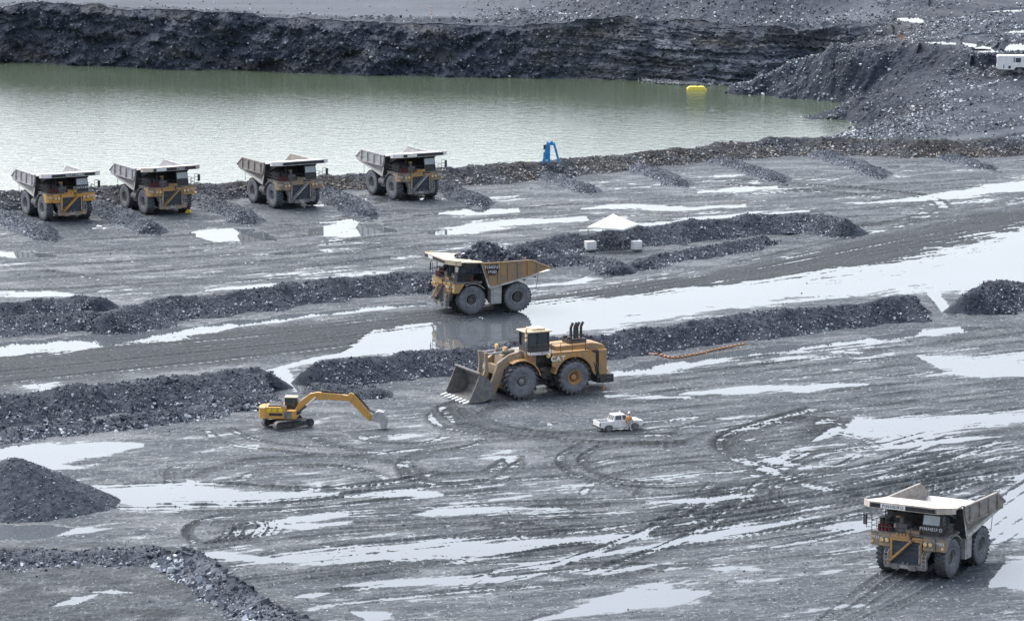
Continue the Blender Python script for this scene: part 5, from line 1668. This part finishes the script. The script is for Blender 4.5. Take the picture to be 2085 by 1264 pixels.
# ------------------------------------------------------------------ excavator
def excavator(px, py, tf, uf):
    p = at(px, py)
    root = empty('excavator', (p.x, p.y, 0.07), 0, 'small yellow tracked excavator reaching out to the right with its arm', 'excavator')
    MT = Matrix.Rotation(math.atan2(tf[1], tf[0]), 4, 'Z')
    MU = Matrix.Rotation(math.atan2(uf[1], uf[0]), 4, 'Z')
    for s in (-1, 1):
        m = MB(MT)
        ctr = [(-1.85, 0.48), (1.85, 0.48)]
        outer = [(-1.85 + 0.48 * math.cos(D2R(a)), 0.48 + 0.48 * math.sin(D2R(a))) for a in range(90, 271, 20)] + [(1.85 + 0.48 * math.cos(D2R(a)), 0.48 + 0.48 * math.sin(D2R(a))) for a in range(-90, 91, 20)]
        inner = [(-1.85 + 0.38 * math.cos(D2R(a)), 0.48 + 0.38 * math.sin(D2R(a))) for a in range(90, 271, 20)] + [(1.85 + 0.38 * math.cos(D2R(a)), 0.48 + 0.38 * math.sin(D2R(a))) for a in range(-90, 91, 20)]
        k = len(outer)
        for i in range(k):
            j = (i + 1) % k
            m.prism([inner[i], inner[j], outer[j], outer[i]], s * 1.2 - 0.3, s * 1.2 + 0.3)
        for i in range(18):
            m.bb(-1.8 + i * 0.21, -1.7 + i * 0.21, s * 1.2 - 0.31, s * 1.2 + 0.31, 0.955, 0.985)
        t = m.build('track', M['mid_steel'], root)
        m = MB(MT)
        m.bb(-1.6, 1.6, s * 1.2 - 0.2, s * 1.2 + 0.2, 0.25, 0.72)
        for x in (-1.85, 1.85):
            m.cyl((x, s * 1.2 - 0.24, 0.48), (x, s * 1.2 + 0.24, 0.48), 0.34, n=14)
        m.build('track_frame', M['dark'], t)
    m = MB(MT)
    m.bb(-0.9, 0.9, -1.0, 1.0, 0.5, 0.85)
    m.cyl((0, 0, 0.8), (0, 0, 1.1), 0.65, n=18)
    m.build('undercarriage', M['dark'], root)
    B = lambda: MB(MU)
    m = B(); m.bb(-2.2, 1.1, -1.35, 1.35, 1.08, 1.3); m.bb(-2.2, 0.0, -1.35, -0.35, 1.3, 2.3); m.bb(-2.2, -0.4, -0.35, 1.35, 1.3, 2.3); m.bb(0.0, 1.05, -1.35, -0.5, 1.3, 1.95)
    house = m.build('engine_house', M['yellow_bright'], root, bevel=0.04)
    m = B(); m.bb(-1.9, -0.6, -0.9, 1.0, 2.3, 2.42); m.bb(-0.5, -0.05, -1.3, -0.4, 2.3, 2.36)
    m.build('engine_cover', M['dark'], house)
    m = B()
    pr = [(-2.2, -1.35), (-2.75, -1.1), (-2.95, -0.5), (-2.95, 0.5), (-2.75, 1.1), (-2.2, 1.35)]
    m.prism(pr, 1.1, 2.2, axis='z')
    m.build('counterweight', M['yellow_bright'], root)
    m = B(); m.bb(-1.75, -0.35, -1.375, -1.355, 1.42, 1.68)
    m.build('side_vent', M['black'], house)
    for x in (-1.75, -1.2, -0.55):
        m = B(); m.cyl((x, -1.36, 2.0), (x, -1.375, 2.0), 0.22, n=16)
        m.build('yellow_disc', M['sign_yellow'], house)
    m = B(); m.bb(-0.2, 0.6, -1.37, -1.355, 1.15, 1.9)
    m.build('side_panel', M['mid_steel'], house)
    m = B(); m.hexa([(-0.35, 0.4, 1.3), (1.25, 0.4, 1.3), (1.25, 1.35, 1.3), (-0.35, 1.35, 1.3), (-0.35, 0.4, 3.0), (0.85, 0.4, 3.0), (0.85, 1.35, 3.0), (-0.35, 1.35, 3.0)])
    cab = m.build('cab', M['dark'], root)
    m = B(); m.bb(-0.4, 0.95, 0.36, 1.39, 3.0, 3.1)
    m.build('cab_roof', M['canopy_cream'], cab)
    m = B(); m.bb(-0.25, 0.75, 0.375, 0.39, 2.1, 2.9)
    m.build('cab_window', M['glass'], cab)
    m = B(); m.hexa([(1.235, .48, 1.7), (1.275, .48, 1.7), (1.275, 1.27, 1.7), (1.235, 1.27, 1.7), (.90, .48, 2.9), (.94, .48, 2.9), (.94, 1.27, 2.9), (.90, 1.27, 2.9)])
    m.build('windscreen', M['windscreen'], cab)
    m = B()
    m.tube([(-2.1, -1.2, 2.3), (-2.1, -1.2, 2.75), (-0.3, -1.2, 2.75), (-0.3, -1.2, 2.3)], 0.025)
    m.build('hand_rail', M['dark'], root)
    m = B()
    m.tube([(0.1, -1.25, 1.95), (0.1, -1.25, 2.7), (0.95, -1.25, 2.7), (0.95, -1.25, 1.95)], 0.025)
    m.build('hand_rail', M['dark'], root)
    m = B()
    m.prism([(0.5, 1.35), (0.95, 1.25), (2.0, 2.45), (3.0, 3.0), (4.6, 3.0), (6.7, 2.88), (6.95, 3.1), (6.8, 3.45), (5.0, 3.62), (3.2, 3.78), (2.4, 3.6), (1.3, 2.75)], -0.33, 0.18)
    boom = m.build('boom', M['yellow_bright'], root, bevel=0.03)
    m = B(); m.cyl((0.95, -0.42, 1.45), (2.0, -0.42, 2.35), 0.13, n=10); m.cyl((0.95, 0.28, 1.45), (2.0, 0.28, 2.35), 0.13, n=10)
    m.build('hydraulic_cylinder', M['dark'], root)
    m = B(); m.cyl((2.0, -0.42, 2.35), (3.0, -0.42, 3.25), 0.075, n=8); m.cyl((2.0, 0.28, 2.35), (3.0, 0.28, 3.25), 0.075, n=8)
    m.build('piston_rod', M['white'], root)
    m = B(); m.cyl((3.6, -0.08, 3.88), (5.8, -0.08, 3.72), 0.13, n=10)
    m.build('hydraulic_cylinder', M['dark'], root)
    m = B()
    m.prism([(6.3, 3.5), (6.7, 3.78), (7.15, 3.5), (9.05, 1.2), (8.85, 0.85), (8.5, 0.9), (6.75, 2.65), (6.4, 3.05)], -0.26, 0.12)
    m.build('stick', M['yellow_bright'], root, bevel=0.03)
    m = B(); m.cyl((7.2, -0.07, 3.62), (8.55, -0.07, 2.05), 0.11, n=10); m.bb(7.0, 7.3, -0.15, 0.02, 3.4, 3.7)
    m.build('hydraulic_cylinder', M['dark'], root)
    m = B(); m.prism([(8.4, 2.0), (8.6, 2.15), (9.5, 1.7), (9.4, 1.4)], -0.25, 0.1)
    m.build('bucket_link', M['mid_steel'], root)
    m = B()
    bp = [(8.8, 0.95), (9.1, 1.65), (9.6, 1.95), (10.15, 1.8), (10.45, 1.15), (10.5, 0.5), (10.35, 0.12), (9.95, 0.1), (9.85, 0.5), (9.65, 0.8), (9.3, 0.85)]
    m.prism(bp, -0.65, -0.57); m.prism(bp, 0.42, 0.5)
    for (xa, za), (xb, zb) in zip(bp[1:7], bp[2:8]):
        d = Vector((xb - xa, 0, zb - za)).normalized()
        nn = Vector((d.z, 0, -d.x)) * 0.07
        m.prism([(xa, za), (xb, zb), (xb + nn.x, zb + nn.z), (xa + nn.x, za + nn.z)], -0.6, 0.45)
    bk = m.build('bucket', M['pale_grey'], root)
    for y in (-0.5, -0.2, 0.1, 0.38):
        m = B(); m.hexa([(10.1, y - .07, .25), (10.35, y - .07, .25), (10.35, y + .07, .25), (10.1, y + .07, .25), (9.95, y - .03, -.02), (10.05, y - .03, -.02), (10.05, y + .03, -.02), (9.95, y + .03, -.02)])
        m.build('bucket_tooth', M['dark'], bk)
    return root
excavator(586, 870, (0.836, 0.55), (0.995, -0.1))

# ------------------------------------------------------------------ pickup truck
def pickup(px, py, fx, fy):
    root = empty('pickup_truck', (0, 0, 0), 0, 'white four-door pickup truck parked on the wet gravel beside a person', 'pickup truck')
    W = M['white']
    P = lambda n, m, mat, par=None, **k: m.build(n, mat, par or root, **k)
    for x in (-1.5, 1.5):
        for s in (-1, 1):
            wheel(root, (x, s * 0.76, 0.38), 0.38, 0.26, s, 0.21, 0.05, M['rim'], lugs=24, lugd=0.02, seg=28)
    def arch(x): return [(x + 0.47 * math.cos(D2R(a)), 0.42 + 0.44 * math.sin(D2R(a))) for a in range(180, -1, -20)]
    m = MB()
    low = [(-2.5, 0.55), (-1.97, 0.45)] + arch(-1.5) + [(-1.03, 0.42), (1.03, 0.42)] + arch(1.5) + [(1.97, 0.45), (2.45, 0.5), (2.52, 0.8), (2.4, 0.98), (1.2, 1.1), (0.75, 1.12), (-0.95, 1.12), (-2.5, 1.12)]
    for s in (-1, 1):
        m.prism(low, min(s * 0.88, s * 0.8), max(s * 0.88, s * 0.8))
    m.bb(-2.45, -0.95, -0.8, 0.8, 0.62, 0.7)
    m.bb(-2.52, -2.44, -0.88, 0.88, 0.6, 1.12)
    m.prism([(2.4, 0.5), (2.52, 0.8), (2.4, 0.98), (1.2, 1.1), (0.75, 1.12), (0.75, 0.6)], -0.8, 0.8)
    m.prism([(0.75, 0.5), (0.75, 1.12), (-0.95, 1.12), (-0.95, 0.5)], -0.8, 0.8)
    body = P('body', m, W, bevel=0.02)
    m = MB()
    a, b = 0.8, 0.62
    m.hexa([(-0.95, -a, 1.12), (1.1, -a, 1.12), (1.1, a, 1.12), (-0.95, a, 1.12), (-0.72, -b, 1.72), (0.4, -b, 1.72), (0.4, b, 1.72), (-0.72, b, 1.72)])
    cab = P('cab', m, W, body, bevel=0.04)
    def sidep(x0b, x1b, x0t, x1t, s):
        k = MB()
        def y(z): return s * (a - (a - b) * (z - 1.12) / 0.6 + 0.012)
        k.plate([(x0b, y(1.2), 1.2), (x1b, y(1.2), 1.2), (x1t, y(1.62), 1.62), (x0t, y(1.62), 1.62)], (0, s, 0.2), 0.01)
        return k
    for s in (-1, 1):
        P('side_window', sidep(0.12, 0.9, 0.12, 0.42, s), M['glass'], cab)
        P('side_window', sidep(-0.75, 0.0, -0.62, 0.0, s), M['glass'], cab)
    m = MB(); m.plate([(1.03, -0.7, 1.18), (1.03, 0.7, 1.18), (0.47, 0.56, 1.67), (0.47, -0.56, 1.67)], (0.6, 0, 0.6), 0.02)
    P('windscreen', m, M['windscreen'], cab)
    m = MB(); m.plate([(-0.925, -0.66, 1.2), (-0.925, 0.66, 1.2), (-0.765, 0.56, 1.63), (-0.765, -0.56, 1.63)], (-0.9, 0, 0.3), 0.02)
    P('rear_window', m, M['glass'], cab)
    m = MB()
    for y in (-0.4, 0, 0.4): m.box((-0.9, y, 1.42), (0.04, 0.04, 0.5), Matrix.Rotation(0.35, 3, 'Y'))
    P('window_guard', m, W, cab)
    m = MB(); m.bb(2.4, 2.6, -0.85, 0.85, 0.42, 0.62); m.bb(-2.62, -2.5, -0.8, 0.8, 0.5, 0.62)
    P('bumper', m, M['dark'])
    for s in (-1, 1):
        m = MB(); m.bb(-2.54, -2.45, s * 0.85 - 0.05, s * 0.85 + 0.05, 0.72, 1.0)
        P('tail_light', m, M['red'])
        m = MB(); m.bb(2.42, 2.53, s * 0.68 - 0.14, s * 0.68 + 0.14, 0.72, 0.9)
        P('headlight', m, M['windscreen'])
        m = MB(); m.bb(0.85, 1.0, s * 0.98 - 0.09, s * 0.98 + 0.09, 1.15, 1.32)
        P('mirror', m, M['dark'])
    m = MB(); m.bb(-2.3, -0.98, -0.78, 0.78, 0.702, 0.73)
    P('bed_liner', m, M['mid_steel'])
    m = MB(); m.bb(-2.2, 2.2, -0.5, 0.5, 0.3, 0.5); m.cyl((-1.5, -0.7, 0.38), (-1.5, 0.7, 0.38), 0.08); m.cyl((1.5, -0.7, 0.38), (1.5, 0.7, 0.38), 0.08)
    P('chassis', m, M['dark'])
    m = MB(); m.tube([(0.35, 0.3, 1.72), (0.3, 0.3, 1.95)], 0.05)
    P('roof_beacon', m, M['white'])
    p = at(px, py)
    root.location = (p.x, p.y, 0.08)
    root.rotation_euler = (0, 0, math.atan2(fy, fx))
    return root
pickup(1259, 876, 0.915, 0.404)

# ------------------------------------------------------------------ box truck at the right edge
def box_truck(px, py, z, yaw):
    p = at(px, py, z)
    root = empty('service_truck', (p.x, p.y, z), yaw, 'white service truck cut off by the right edge, on the rubble bench', 'truck')
    W = M['white']
    P = lambda n, m, mat, par=None, **k: m.build(n, mat, par or root, **k)
    for x in (2.4, -2.6, -4.0):
        for s in (-1, 1):
            wheel(root, (x, s * 1.05, 0.52), 0.52, 0.34, s, 0.3, 0.08, M['rim'], lugs=20, lugd=0.03, seg=24)
    m = MB()
    m.prism([(1.5, 0.75), (1.72, 1.15), (3.08, 1.15), (3.3, 0.7), (6.0, 0.75), (6.25, 1.1), (6.25, 3.0), (6.0, 3.1), (1.4, 3.1), (1.4, 0.9)], -1.2, 1.2)
    body = P('front_body', m, W, bevel=0.06)
    for s in (-1, 1):
        m = MB(); m.bb(2.2, 3.1, s * 1.205 - 0.012, s * 1.205 + 0.012, 2.0, 2.75); m.bb(3.25, 3.42, s * 1.205 - 0.012, s * 1.205 + 0.012, 2.0, 2.85)
        P('side_window', m, M['glass'], body)
        m = MB(); m.bb(3.9, 4.3, s * 1.205 - 0.012, s * 1.205 + 0.012, 0.95, 1.4); m.bb(5.0, 5.15, s * 1.205 - 0.012, s * 1.205 + 0.012, 0.95, 1.6); m.bb(1.55, 1.7, s * 1.205 - 0.012, s * 1.205 + 0.012, 2.0, 2.6)
        P('side_opening', m, M['black'], body)
    m = MB(); m.bb(6.26, 6.28, -1.0, 1.0, 1.7, 2.8)
    P('windscreen', m, M['windscreen'], body)
    m = MB(); m.bb(-5.2, 1.2, -1.2, 1.2, 1.1, 2.75)
    P('rear_box', m, W, bevel=0.05)
    m = MB(); m.bb(-5.0, 6.0, -0.6, 0.6, 0.55, 0.95)
    P('chassis', m, M['dark'])
    return root
box_truck(2104, 150, 3.7, D2R(176))

# ------------------------------------------------------------------ small things
# white tent
TX, TY = [], []
def tent():
    c = at(1248, 510)
    root = empty('canopy_tent', (c.x, c.y, 0.05), D2R(-24), 'white peaked canopy tent on thin poles beside the haul road', 'tent')
    hs, he, hp_ = 2.55, 3.3, 4.85
    m = MB()
    vs, fs = [(0, 0, hp_)], []
    cor = [(-hs, -hs), (hs, -hs), (hs, hs), (-hs, hs)]
    N = 6
    for i in range(4):
        a, b = Vector(cor[i]), Vector(cor[(i + 1) % 4])
        rows = []
        for r in range(N + 1):
            t = r / N
            z = hp_ + (he - hp_) * (t ** 0.9)
            row = []
            for k in range(N + 1):
                q = a.lerp(b, k / N) * t
                sag = -0.09 * math.sin(math.pi * k / N) * t
                row.append(len(vs)); vs.append((q.x, q.y, z + sag))
            rows.append(row)
        for r in range(N):
            for k in range(N):
                fs.append((rows[r][k], rows[r + 1][k], rows[r + 1][k + 1], rows[r][k + 1]))
    m.add(vs, fs)
    for i in range(4):
        a, b = cor[i], cor[(i + 1) % 4]
        m.add([(a[0], a[1], he), (b[0], b[1], he), (b[0], b[1], he - 0.22), (a[0], a[1], he - 0.22)], [(0, 1, 2, 3)])
    roof = m.build('roof_cloth', M['cloth_white'], root)
    so = roof.modifiers.new('thickness', 'SOLIDIFY'); so.thickness = 0.02
    for x, y in cor:
        m = MB(); m.cyl((x * .98, y * .98, 0), (x * .98, y * .98, he), 0.06, n=8)
        m.bb(x * .98 - .1, x * .98 + .1, y * .98 - .1, y * .98 + .1, -0.02, 0.02)
        m.build('pole', M['mid_steel'], root)
    return root
tent()

def ibc():
    root = empty('water_tank', (0, 0, 0), 0, '', 'water tank', 'caged water tanks under the tent')
    m = MB(); m.bb(-0.58, 0.58, -0.48, 0.48, 0.16, 1.14); m.cyl((0, 0, 1.14), (0, 0, 1.2), 0.12, n=12)
    m.build('tank', M['white'], root, bevel=0.08)
    m = MB()
    for z in (0.2, 0.42, 0.64, 0.86, 1.1):
        m.tube([(-.61, -.51, z), (.61, -.51, z), (.61, .51, z), (-.61, .51, z), (-.61, -.51, z)], 0.014, 5)
    for k in range(6):
        x = -0.61 + 1.22 * k / 5
        for y in (-.51, .51): m.cyl((x, y, 0.14), (x, y, 1.12), 0.014, n=5)
    for k in range(5):
        y = -0.51 + 1.02 * k / 4
        for x in (-.61, .61): m.cyl((x, y, 0.14), (x, y, 1.12), 0.014, n=5)
    m.build('cage', M['white'], root)
    m = MB()
    for y in (-.42, 0, .42): m.bb(-.6, .6, y - .06, y + .06, 0, 0.12)
    m.bb(-.6, .6, -.5, .5, 0.12, 0.15)
    m.build('pallet', M['mid_steel'], root)
    return root
ib = ibc()
ib2 = copy_tree(ib)
for o_, px, py, yw, lb in ((ib, 1202, 514, 0.35, 'white caged water tank at the left pole of the tent'), (ib2, 1296, 513, 0.15, 'white caged water tank at the right pole of the tent')):
    p = at(px, py)
    o_.location = (p.x, p.y, float(ground_z(p.x, p.y)) + 0.12)
    o_.rotation_euler = (0, 0, yw)
    o_.scale = (1.1, 1.1, 1.1)
    o_['label'] = lb

# yellow float on the lake
p = at(1419, 184, LAKE_Z)
m = MB()
m.prism([(-2.3, -0.35), (-2.35, 0.35), (-1.75, 0.85), (1.55, 0.85), (2.35, -0.05), (2.2, -0.35)], -0.9, 0.9)
fl = m.build('float', M['float_yellow'], bevel=0.15)
fl.location = (p.x, p.y, LAKE_Z + 0.05)
fl.scale = (0.78, 0.78, 0.78)
tag(fl, 'yellow pontoon float on the lake near the far shore', 'float')
m = MB(); m.cyl((0.1, -0.3, 0.83), (0.1, -0.3, 1.0), 0.16, n=12)
m.build('hatch', M['mid_steel'], fl)

# blue frame on the bank
p = at(1121, 330, 2.1)
root = empty('pump_frame', (p.x, p.y, 2.0), 0, 'blue steel A-frame with a winch standing on the lake bank', 'frame')
m = MB()
for y in (-0.55, 0.55):
    m.box((-0.62, y, 1.35), (0.34, 0.16, 2.75), Matrix.Rotation(0.22, 3, 'Y'))
    m.box((0.78, y, 1.3), (0.26, 0.16, 2.7), Matrix.Rotation(-0.26, 3, 'Y'))
m.bb(-0.4, -0.05, -0.6, 0.6, 0.1, 2.4)
m.box((-0.35, 0, 2.3), (1.6, 0.3, 0.24), Matrix.Rotation(-0.75, 3, 'Y'))
m.bb(-0.95, -0.35, 0.45, 0.6, 0.3, 1.3)
m.box((0.1, 0, 2.5), (0.7, 0.5, 0.35))
m.build('frame', M['blue'], root)
root.scale = (1.12, 1.12, 1.12)
m = MB(); m.cyl((-0.72, -0.3, 2.15), (-0.72, 0.3, 2.15), 0.25, n=14)
m.build('winch', M['dark'], root)

# marker post above the cliff
j = int(np.argmin(np.abs(pxs - 876)))
px_, py_ = tx[j] + 0.2, ty[j] + 2.4
zj = float(UZ[np.argmin(np.abs(back[:, 0] - 2.4)), j])
root = empty('marker_post', (px_, py_, zj - 0.1), 0, 'thin red and white marker post on the edge above the cliff', 'post')
m = MB(); m.cyl((0, 0, 0), (0, 0, 2.4), 0.09, n=8)
m.build('pole', M['white'], root)
for z in (0.9, 1.45, 2.05):
    m = MB(); m.cyl((0, 0, z), (0, 0, z + 0.28), 0.12, n=8)
    m.build('red_band', M['orange'], root)

# orange float lines on the ground
def line_of_floats(pts, label):
    root_p = at(*pts[0])
    P = catmull(np.array([tuple(at(*q))[:2] for q in pts]), 0.25)
    m, m2 = MB(), MB()
    d = np.concatenate([[0], np.cumsum(np.linalg.norm(np.diff(P, axis=0), axis=1))])
    n = int(d[-1] / 0.62)
    s = np.linspace(0, d[-1], n)
    X, Y = np.interp(s, d, P[:, 0]), np.interp(s, d, P[:, 1])
    Z = ground_z(X, Y)
    Z = np.maximum(Z, 0.0) + 0.12
    root = empty('float_line', (0, 0, 0), 0, label, 'float line', 'orange float lines on the ground')
    m2.tube([(X[i], Y[i], Z[i]) for i in range(n)], 0.05, 5)
    m2.build('rope', M['dark'], root)
    for i in range(n - 1):
        a, b = Vector((X[i], Y[i], Z[i])), Vector((X[i + 1], Y[i + 1], Z[i + 1]))
        m = MB()
        m.cyl(a.lerp(b, 0.08), a.lerp(b, 0.2), 0.07, 0.12, n=8).cyl(a.lerp(b, 0.2), a.lerp(b, 0.6), 0.12, n=8).cyl(a.lerp(b, 0.6), a.lerp(b, 0.72), 0.12, 0.07, n=8)
        m.build('float', M['orange'], root)
line_of_floats([(1308, 724), (1345, 725), (1372, 730), (1410, 724), (1460, 714), (1518, 704)], 'long orange segmented float line lying below the rubble berm')
line_of_floats([(1236, 728), (1262, 730), (1275, 726), (1296, 718)], 'short orange float line end close behind the wheel loader')

# chock and pale block
p = at(383, 434)
m = MB(); m.prism([(-0.45, 0), (0.45, 0), (0.2, 0.45), (-0.1, 0.5)], -0.4, 0.4)
o = m.build('wheel_chock', M['sign_yellow'])
o.location = (p.x, p.y, 0.08)
tag(o, 'yellow wheel chock at the front wheel of the truck lettered CAJU', 'wheel chock')
p = at(202, 467)
m = MB(); m.hexa([(-.5, -.4, 0), (.5, -.35, 0), (.45, .4, 0), (-.45, .35, 0), (-.35, -.25, .45), (.3, -.25, .4), (.35, .25, .42), (-.3, .25, .5)])
o = m.build('rock', M['canopy_white'])
o.location = (p.x, p.y, 0.06)
tag(o, 'single pale rock on the gravel in front of the leftmost parked truck', 'rock')

# ------------------------------------------------------------------ people
def skin_mesh(name, joints, edges, mat, parent, root_i=0, sub=1):
    me = bpy.data.meshes.new(name)
    me.from_pydata([j[:3] for j in joints], edges, [])
    o = bpy.data.objects.new(name, me)
    COL.objects.link(o)
    o.parent = parent
    sk = o.modifiers.new('skin', 'SKIN')
    lay = me.skin_vertices[0].data if me.skin_vertices else None
    if lay is None:
        bm_ = None
    for i, j in enumerate(joints):
        r = j[3]
        ry = j[4] if len(j) > 4 else r
        me.skin_vertices[0].data[i].radius = (r, ry)
        me.skin_vertices[0].data[i].use_root = (i == root_i)
    ss = o.modifiers.new('smooth', 'SUBSURF')
    ss.levels = sub
    ss.render_levels = sub
    me.materials.append(mat)
    return o

def ensure_skin(me):
    if not me.skin_vertices:
        import bmesh
        b = bmesh.new()
        b.from_mesh(me)
        b.verts.layers.skin.verify()
        b.to_mesh(me)
        b.free()

_old = skin_mesh
def skin_mesh(name, joints, edges, mat, parent, root_i=0, sub=1):
    me = bpy.data.meshes.new(name)
    me.from_pydata([j[:3] for j in joints], edges, [])
    ensure_skin(me)
    d = me.skin_vertices[0].data
    for i, j in enumerate(joints):
        d[i].radius = (j[3], j[4] if len(j) > 4 else j[3])
        d[i].use_root = (i == root_i)
    me.materials.append(mat)
    o = bpy.data.objects.new(name, me)
    COL.objects.link(o)
    o.parent = parent
    o.modifiers.new('skin', 'SKIN')
    ss = o.modifiers.new('smooth', 'SUBSURF')
    ss.levels = ss.render_levels = sub
    return o

def person(loc, yaw, label, top, legs, vest=None, helmet=None, arm_out=0.05):
    root = empty('person', loc, yaw, label, 'person')
    # body: faces +x; y to the left
    J = [(0, 0, 0.98, 0.13, 0.1), (0, 0, 1.2, 0.14, 0.1), (0, 0, 1.42, 0.16, 0.1), (0.01, 0, 1.53, 0.055), (0.02, 0, 1.6, 0.075), (0.03, 0, 1.69, 0.095), (0.02, 0, 1.78, 0.075)]
    E = [(0, 1), (1, 2), (2, 3), (3, 4), (4, 5), (5, 6)]
    for s in (-1, 1):
        b = len(J)
        J += [(0, s * 0.19, 1.42, 0.06), (-0.02, s * (0.25 + arm_out), 1.14, 0.046), (0.08, s * (0.26 + arm_out), 0.9, 0.034), (0.1, s * (0.26 + arm_out), 0.83, 0.035, 0.02)]
        E += [(2, b), (b, b + 1), (b + 1, b + 2), (b + 2, b + 3)]
        for f, (dx, ln) in enumerate(((-0.03, 0.075), (-0.01, 0.09), (0.012, 0.085), (0.032, 0.065))):
            J += [(0.105 + dx, s * (0.255 + arm_out), 0.79, 0.009), (0.115 + dx, s * (0.245 + arm_out), 0.79 - ln, 0.008)]
            E += [(b + 3, len(J) - 2), (len(J) - 2, len(J) - 1)]
        J += [(0.15, s * (0.24 + arm_out), 0.8, 0.01), (0.165, s * (0.23 + arm_out), 0.76, 0.009)]
        E += [(b + 3, len(J) - 2), (len(J) - 2, len(J) - 1)]
        b = len(J)
        J += [(0, s * 0.1, 0.9, 0.1), (0.02, s * 0.12, 0.5, 0.065), (-0.01, s * 0.13, 0.1, 0.045), (0.13, s * 0.15, 0.04, 0.04)]
        E += [(0, b), (b, b + 1), (b + 1, b + 2), (b + 2, b + 3)]
    skin_mesh('body', J, E, M['skin'], root)
    S = [(0, 0, 0.96, 0.165, 0.13), (0, 0, 1.2, 0.165, 0.125), (0, 0, 1.43, 0.18, 0.12), (0.005, 0, 1.5, 0.075)]
    SE = [(0, 1), (1, 2), (2, 3)]
    for s in (-1, 1):
        b = len(S)
        S += [(0, s * 0.2, 1.43, 0.078), (-0.02, s * (0.25 + arm_out), 1.14, 0.062), (0.07, s * (0.26 + arm_out), 0.92, 0.05)]
        SE += [(2, b), (b, b + 1), (b + 1, b + 2)]
    skin_mesh('shirt', S, SE, top, root)
    T = [(0, 0, 0.97, 0.16, 0.125)]
    TE = []
    for s in (-1, 1):
        b = len(T)
        T += [(0, s * 0.105, 0.88, 0.115), (0.02, s * 0.12, 0.5, 0.088), (-0.01, s * 0.13, 0.11, 0.075)]
        TE += [(0, b), (b, b + 1), (b + 1, b + 2)]
    skin_mesh('trousers', T, TE, legs, root)
    for s in (-1, 1):
        skin_mesh('boot', [(-0.03, s * 0.13, 0.13, 0.06), (-0.02, s * 0.13, 0.05, 0.058), (0.16, s * 0.155, 0.045, 0.045)], [(0, 1), (1, 2)], M['boot'], root)
    if vest:
        skin_mesh('vest', [(0, 0, 0.96, 0.2, 0.2), (0, 0, 1.2, 0.21, 0.21), (0, 0, 1.42, 0.22, 0.22), (0, 0, 1.5, 0.12, 0.12)], [(0, 1), (1, 2), (2, 3)], vest, root)
        m = MB()
        for s in (-1, 1):
            m.box((-0.2, s * 0.09, 1.24), (0.02, 0.025, 0.46))
            m.box((0.2, s * 0.09, 1.24), (0.02, 0.025, 0.46))
        m.build('reflective_tape', M['hivis_yellow'], root)
    m = MB()
    for s in (-1, 1):
        m.box((0.125, s * 0.035, 1.705), (0.012, 0.024, 0.012))
    m.build('eyes', M['black'], root)
    m = MB(); m.hexa([(.115, -.016, 1.65), (.15, -.012, 1.65), (.15, .012, 1.65), (.115, .016, 1.65), (.115, -.01, 1.71), (.125, -.006, 1.71), (.125, .006, 1.71), (.115, .01, 1.71)])
    m.box((0.12, 0, 1.622), (0.012, 0.05, 0.012))
    m.build('face', M['skin'], root)
    if helmet:
        m = MB()
        m.lathe([(0.16, 1.745), (0.135, 1.75), (0.13, 1.82), (0.1, 1.89), (0.05, 1.925), (0.001, 1.935)], (0.02, 0, 0), 20, axis='z')
        m.box((0.16, 0, 1.745), (0.14, 0.16, 0.015))
        m.build('helmet', helmet, root, smooth=True)
    else:
        m = MB()
        m.lathe([(0.108, 1.7), (0.115, 1.76), (0.1, 1.82), (0.06, 1.865), (0.001, 1.88)], (0.0, 0, 0), 18, axis='z')
        m.build('hair', M['black'], root, smooth=True)
    return root

p = at(1281, 879)
pr_ = person((p.x, p.y, float(max(ground_z(p.x, p.y), 0.0)) + 0.02), D2R(80), 'person in orange vest, pale trousers and white helmet standing at the pickup', M['shirt'], M['khaki'], M['hivis'], M['white'])
pr_.scale = (1.07, 1.07, 1.07)
p = at(1836, 84, 6.5)
person((p.x, p.y, hill_z(p.x, p.y) + 0.05), D2R(-70), 'person in a dark jacket and orange trousers standing on top of the rubble hill', M['navy'], M['hivis'])
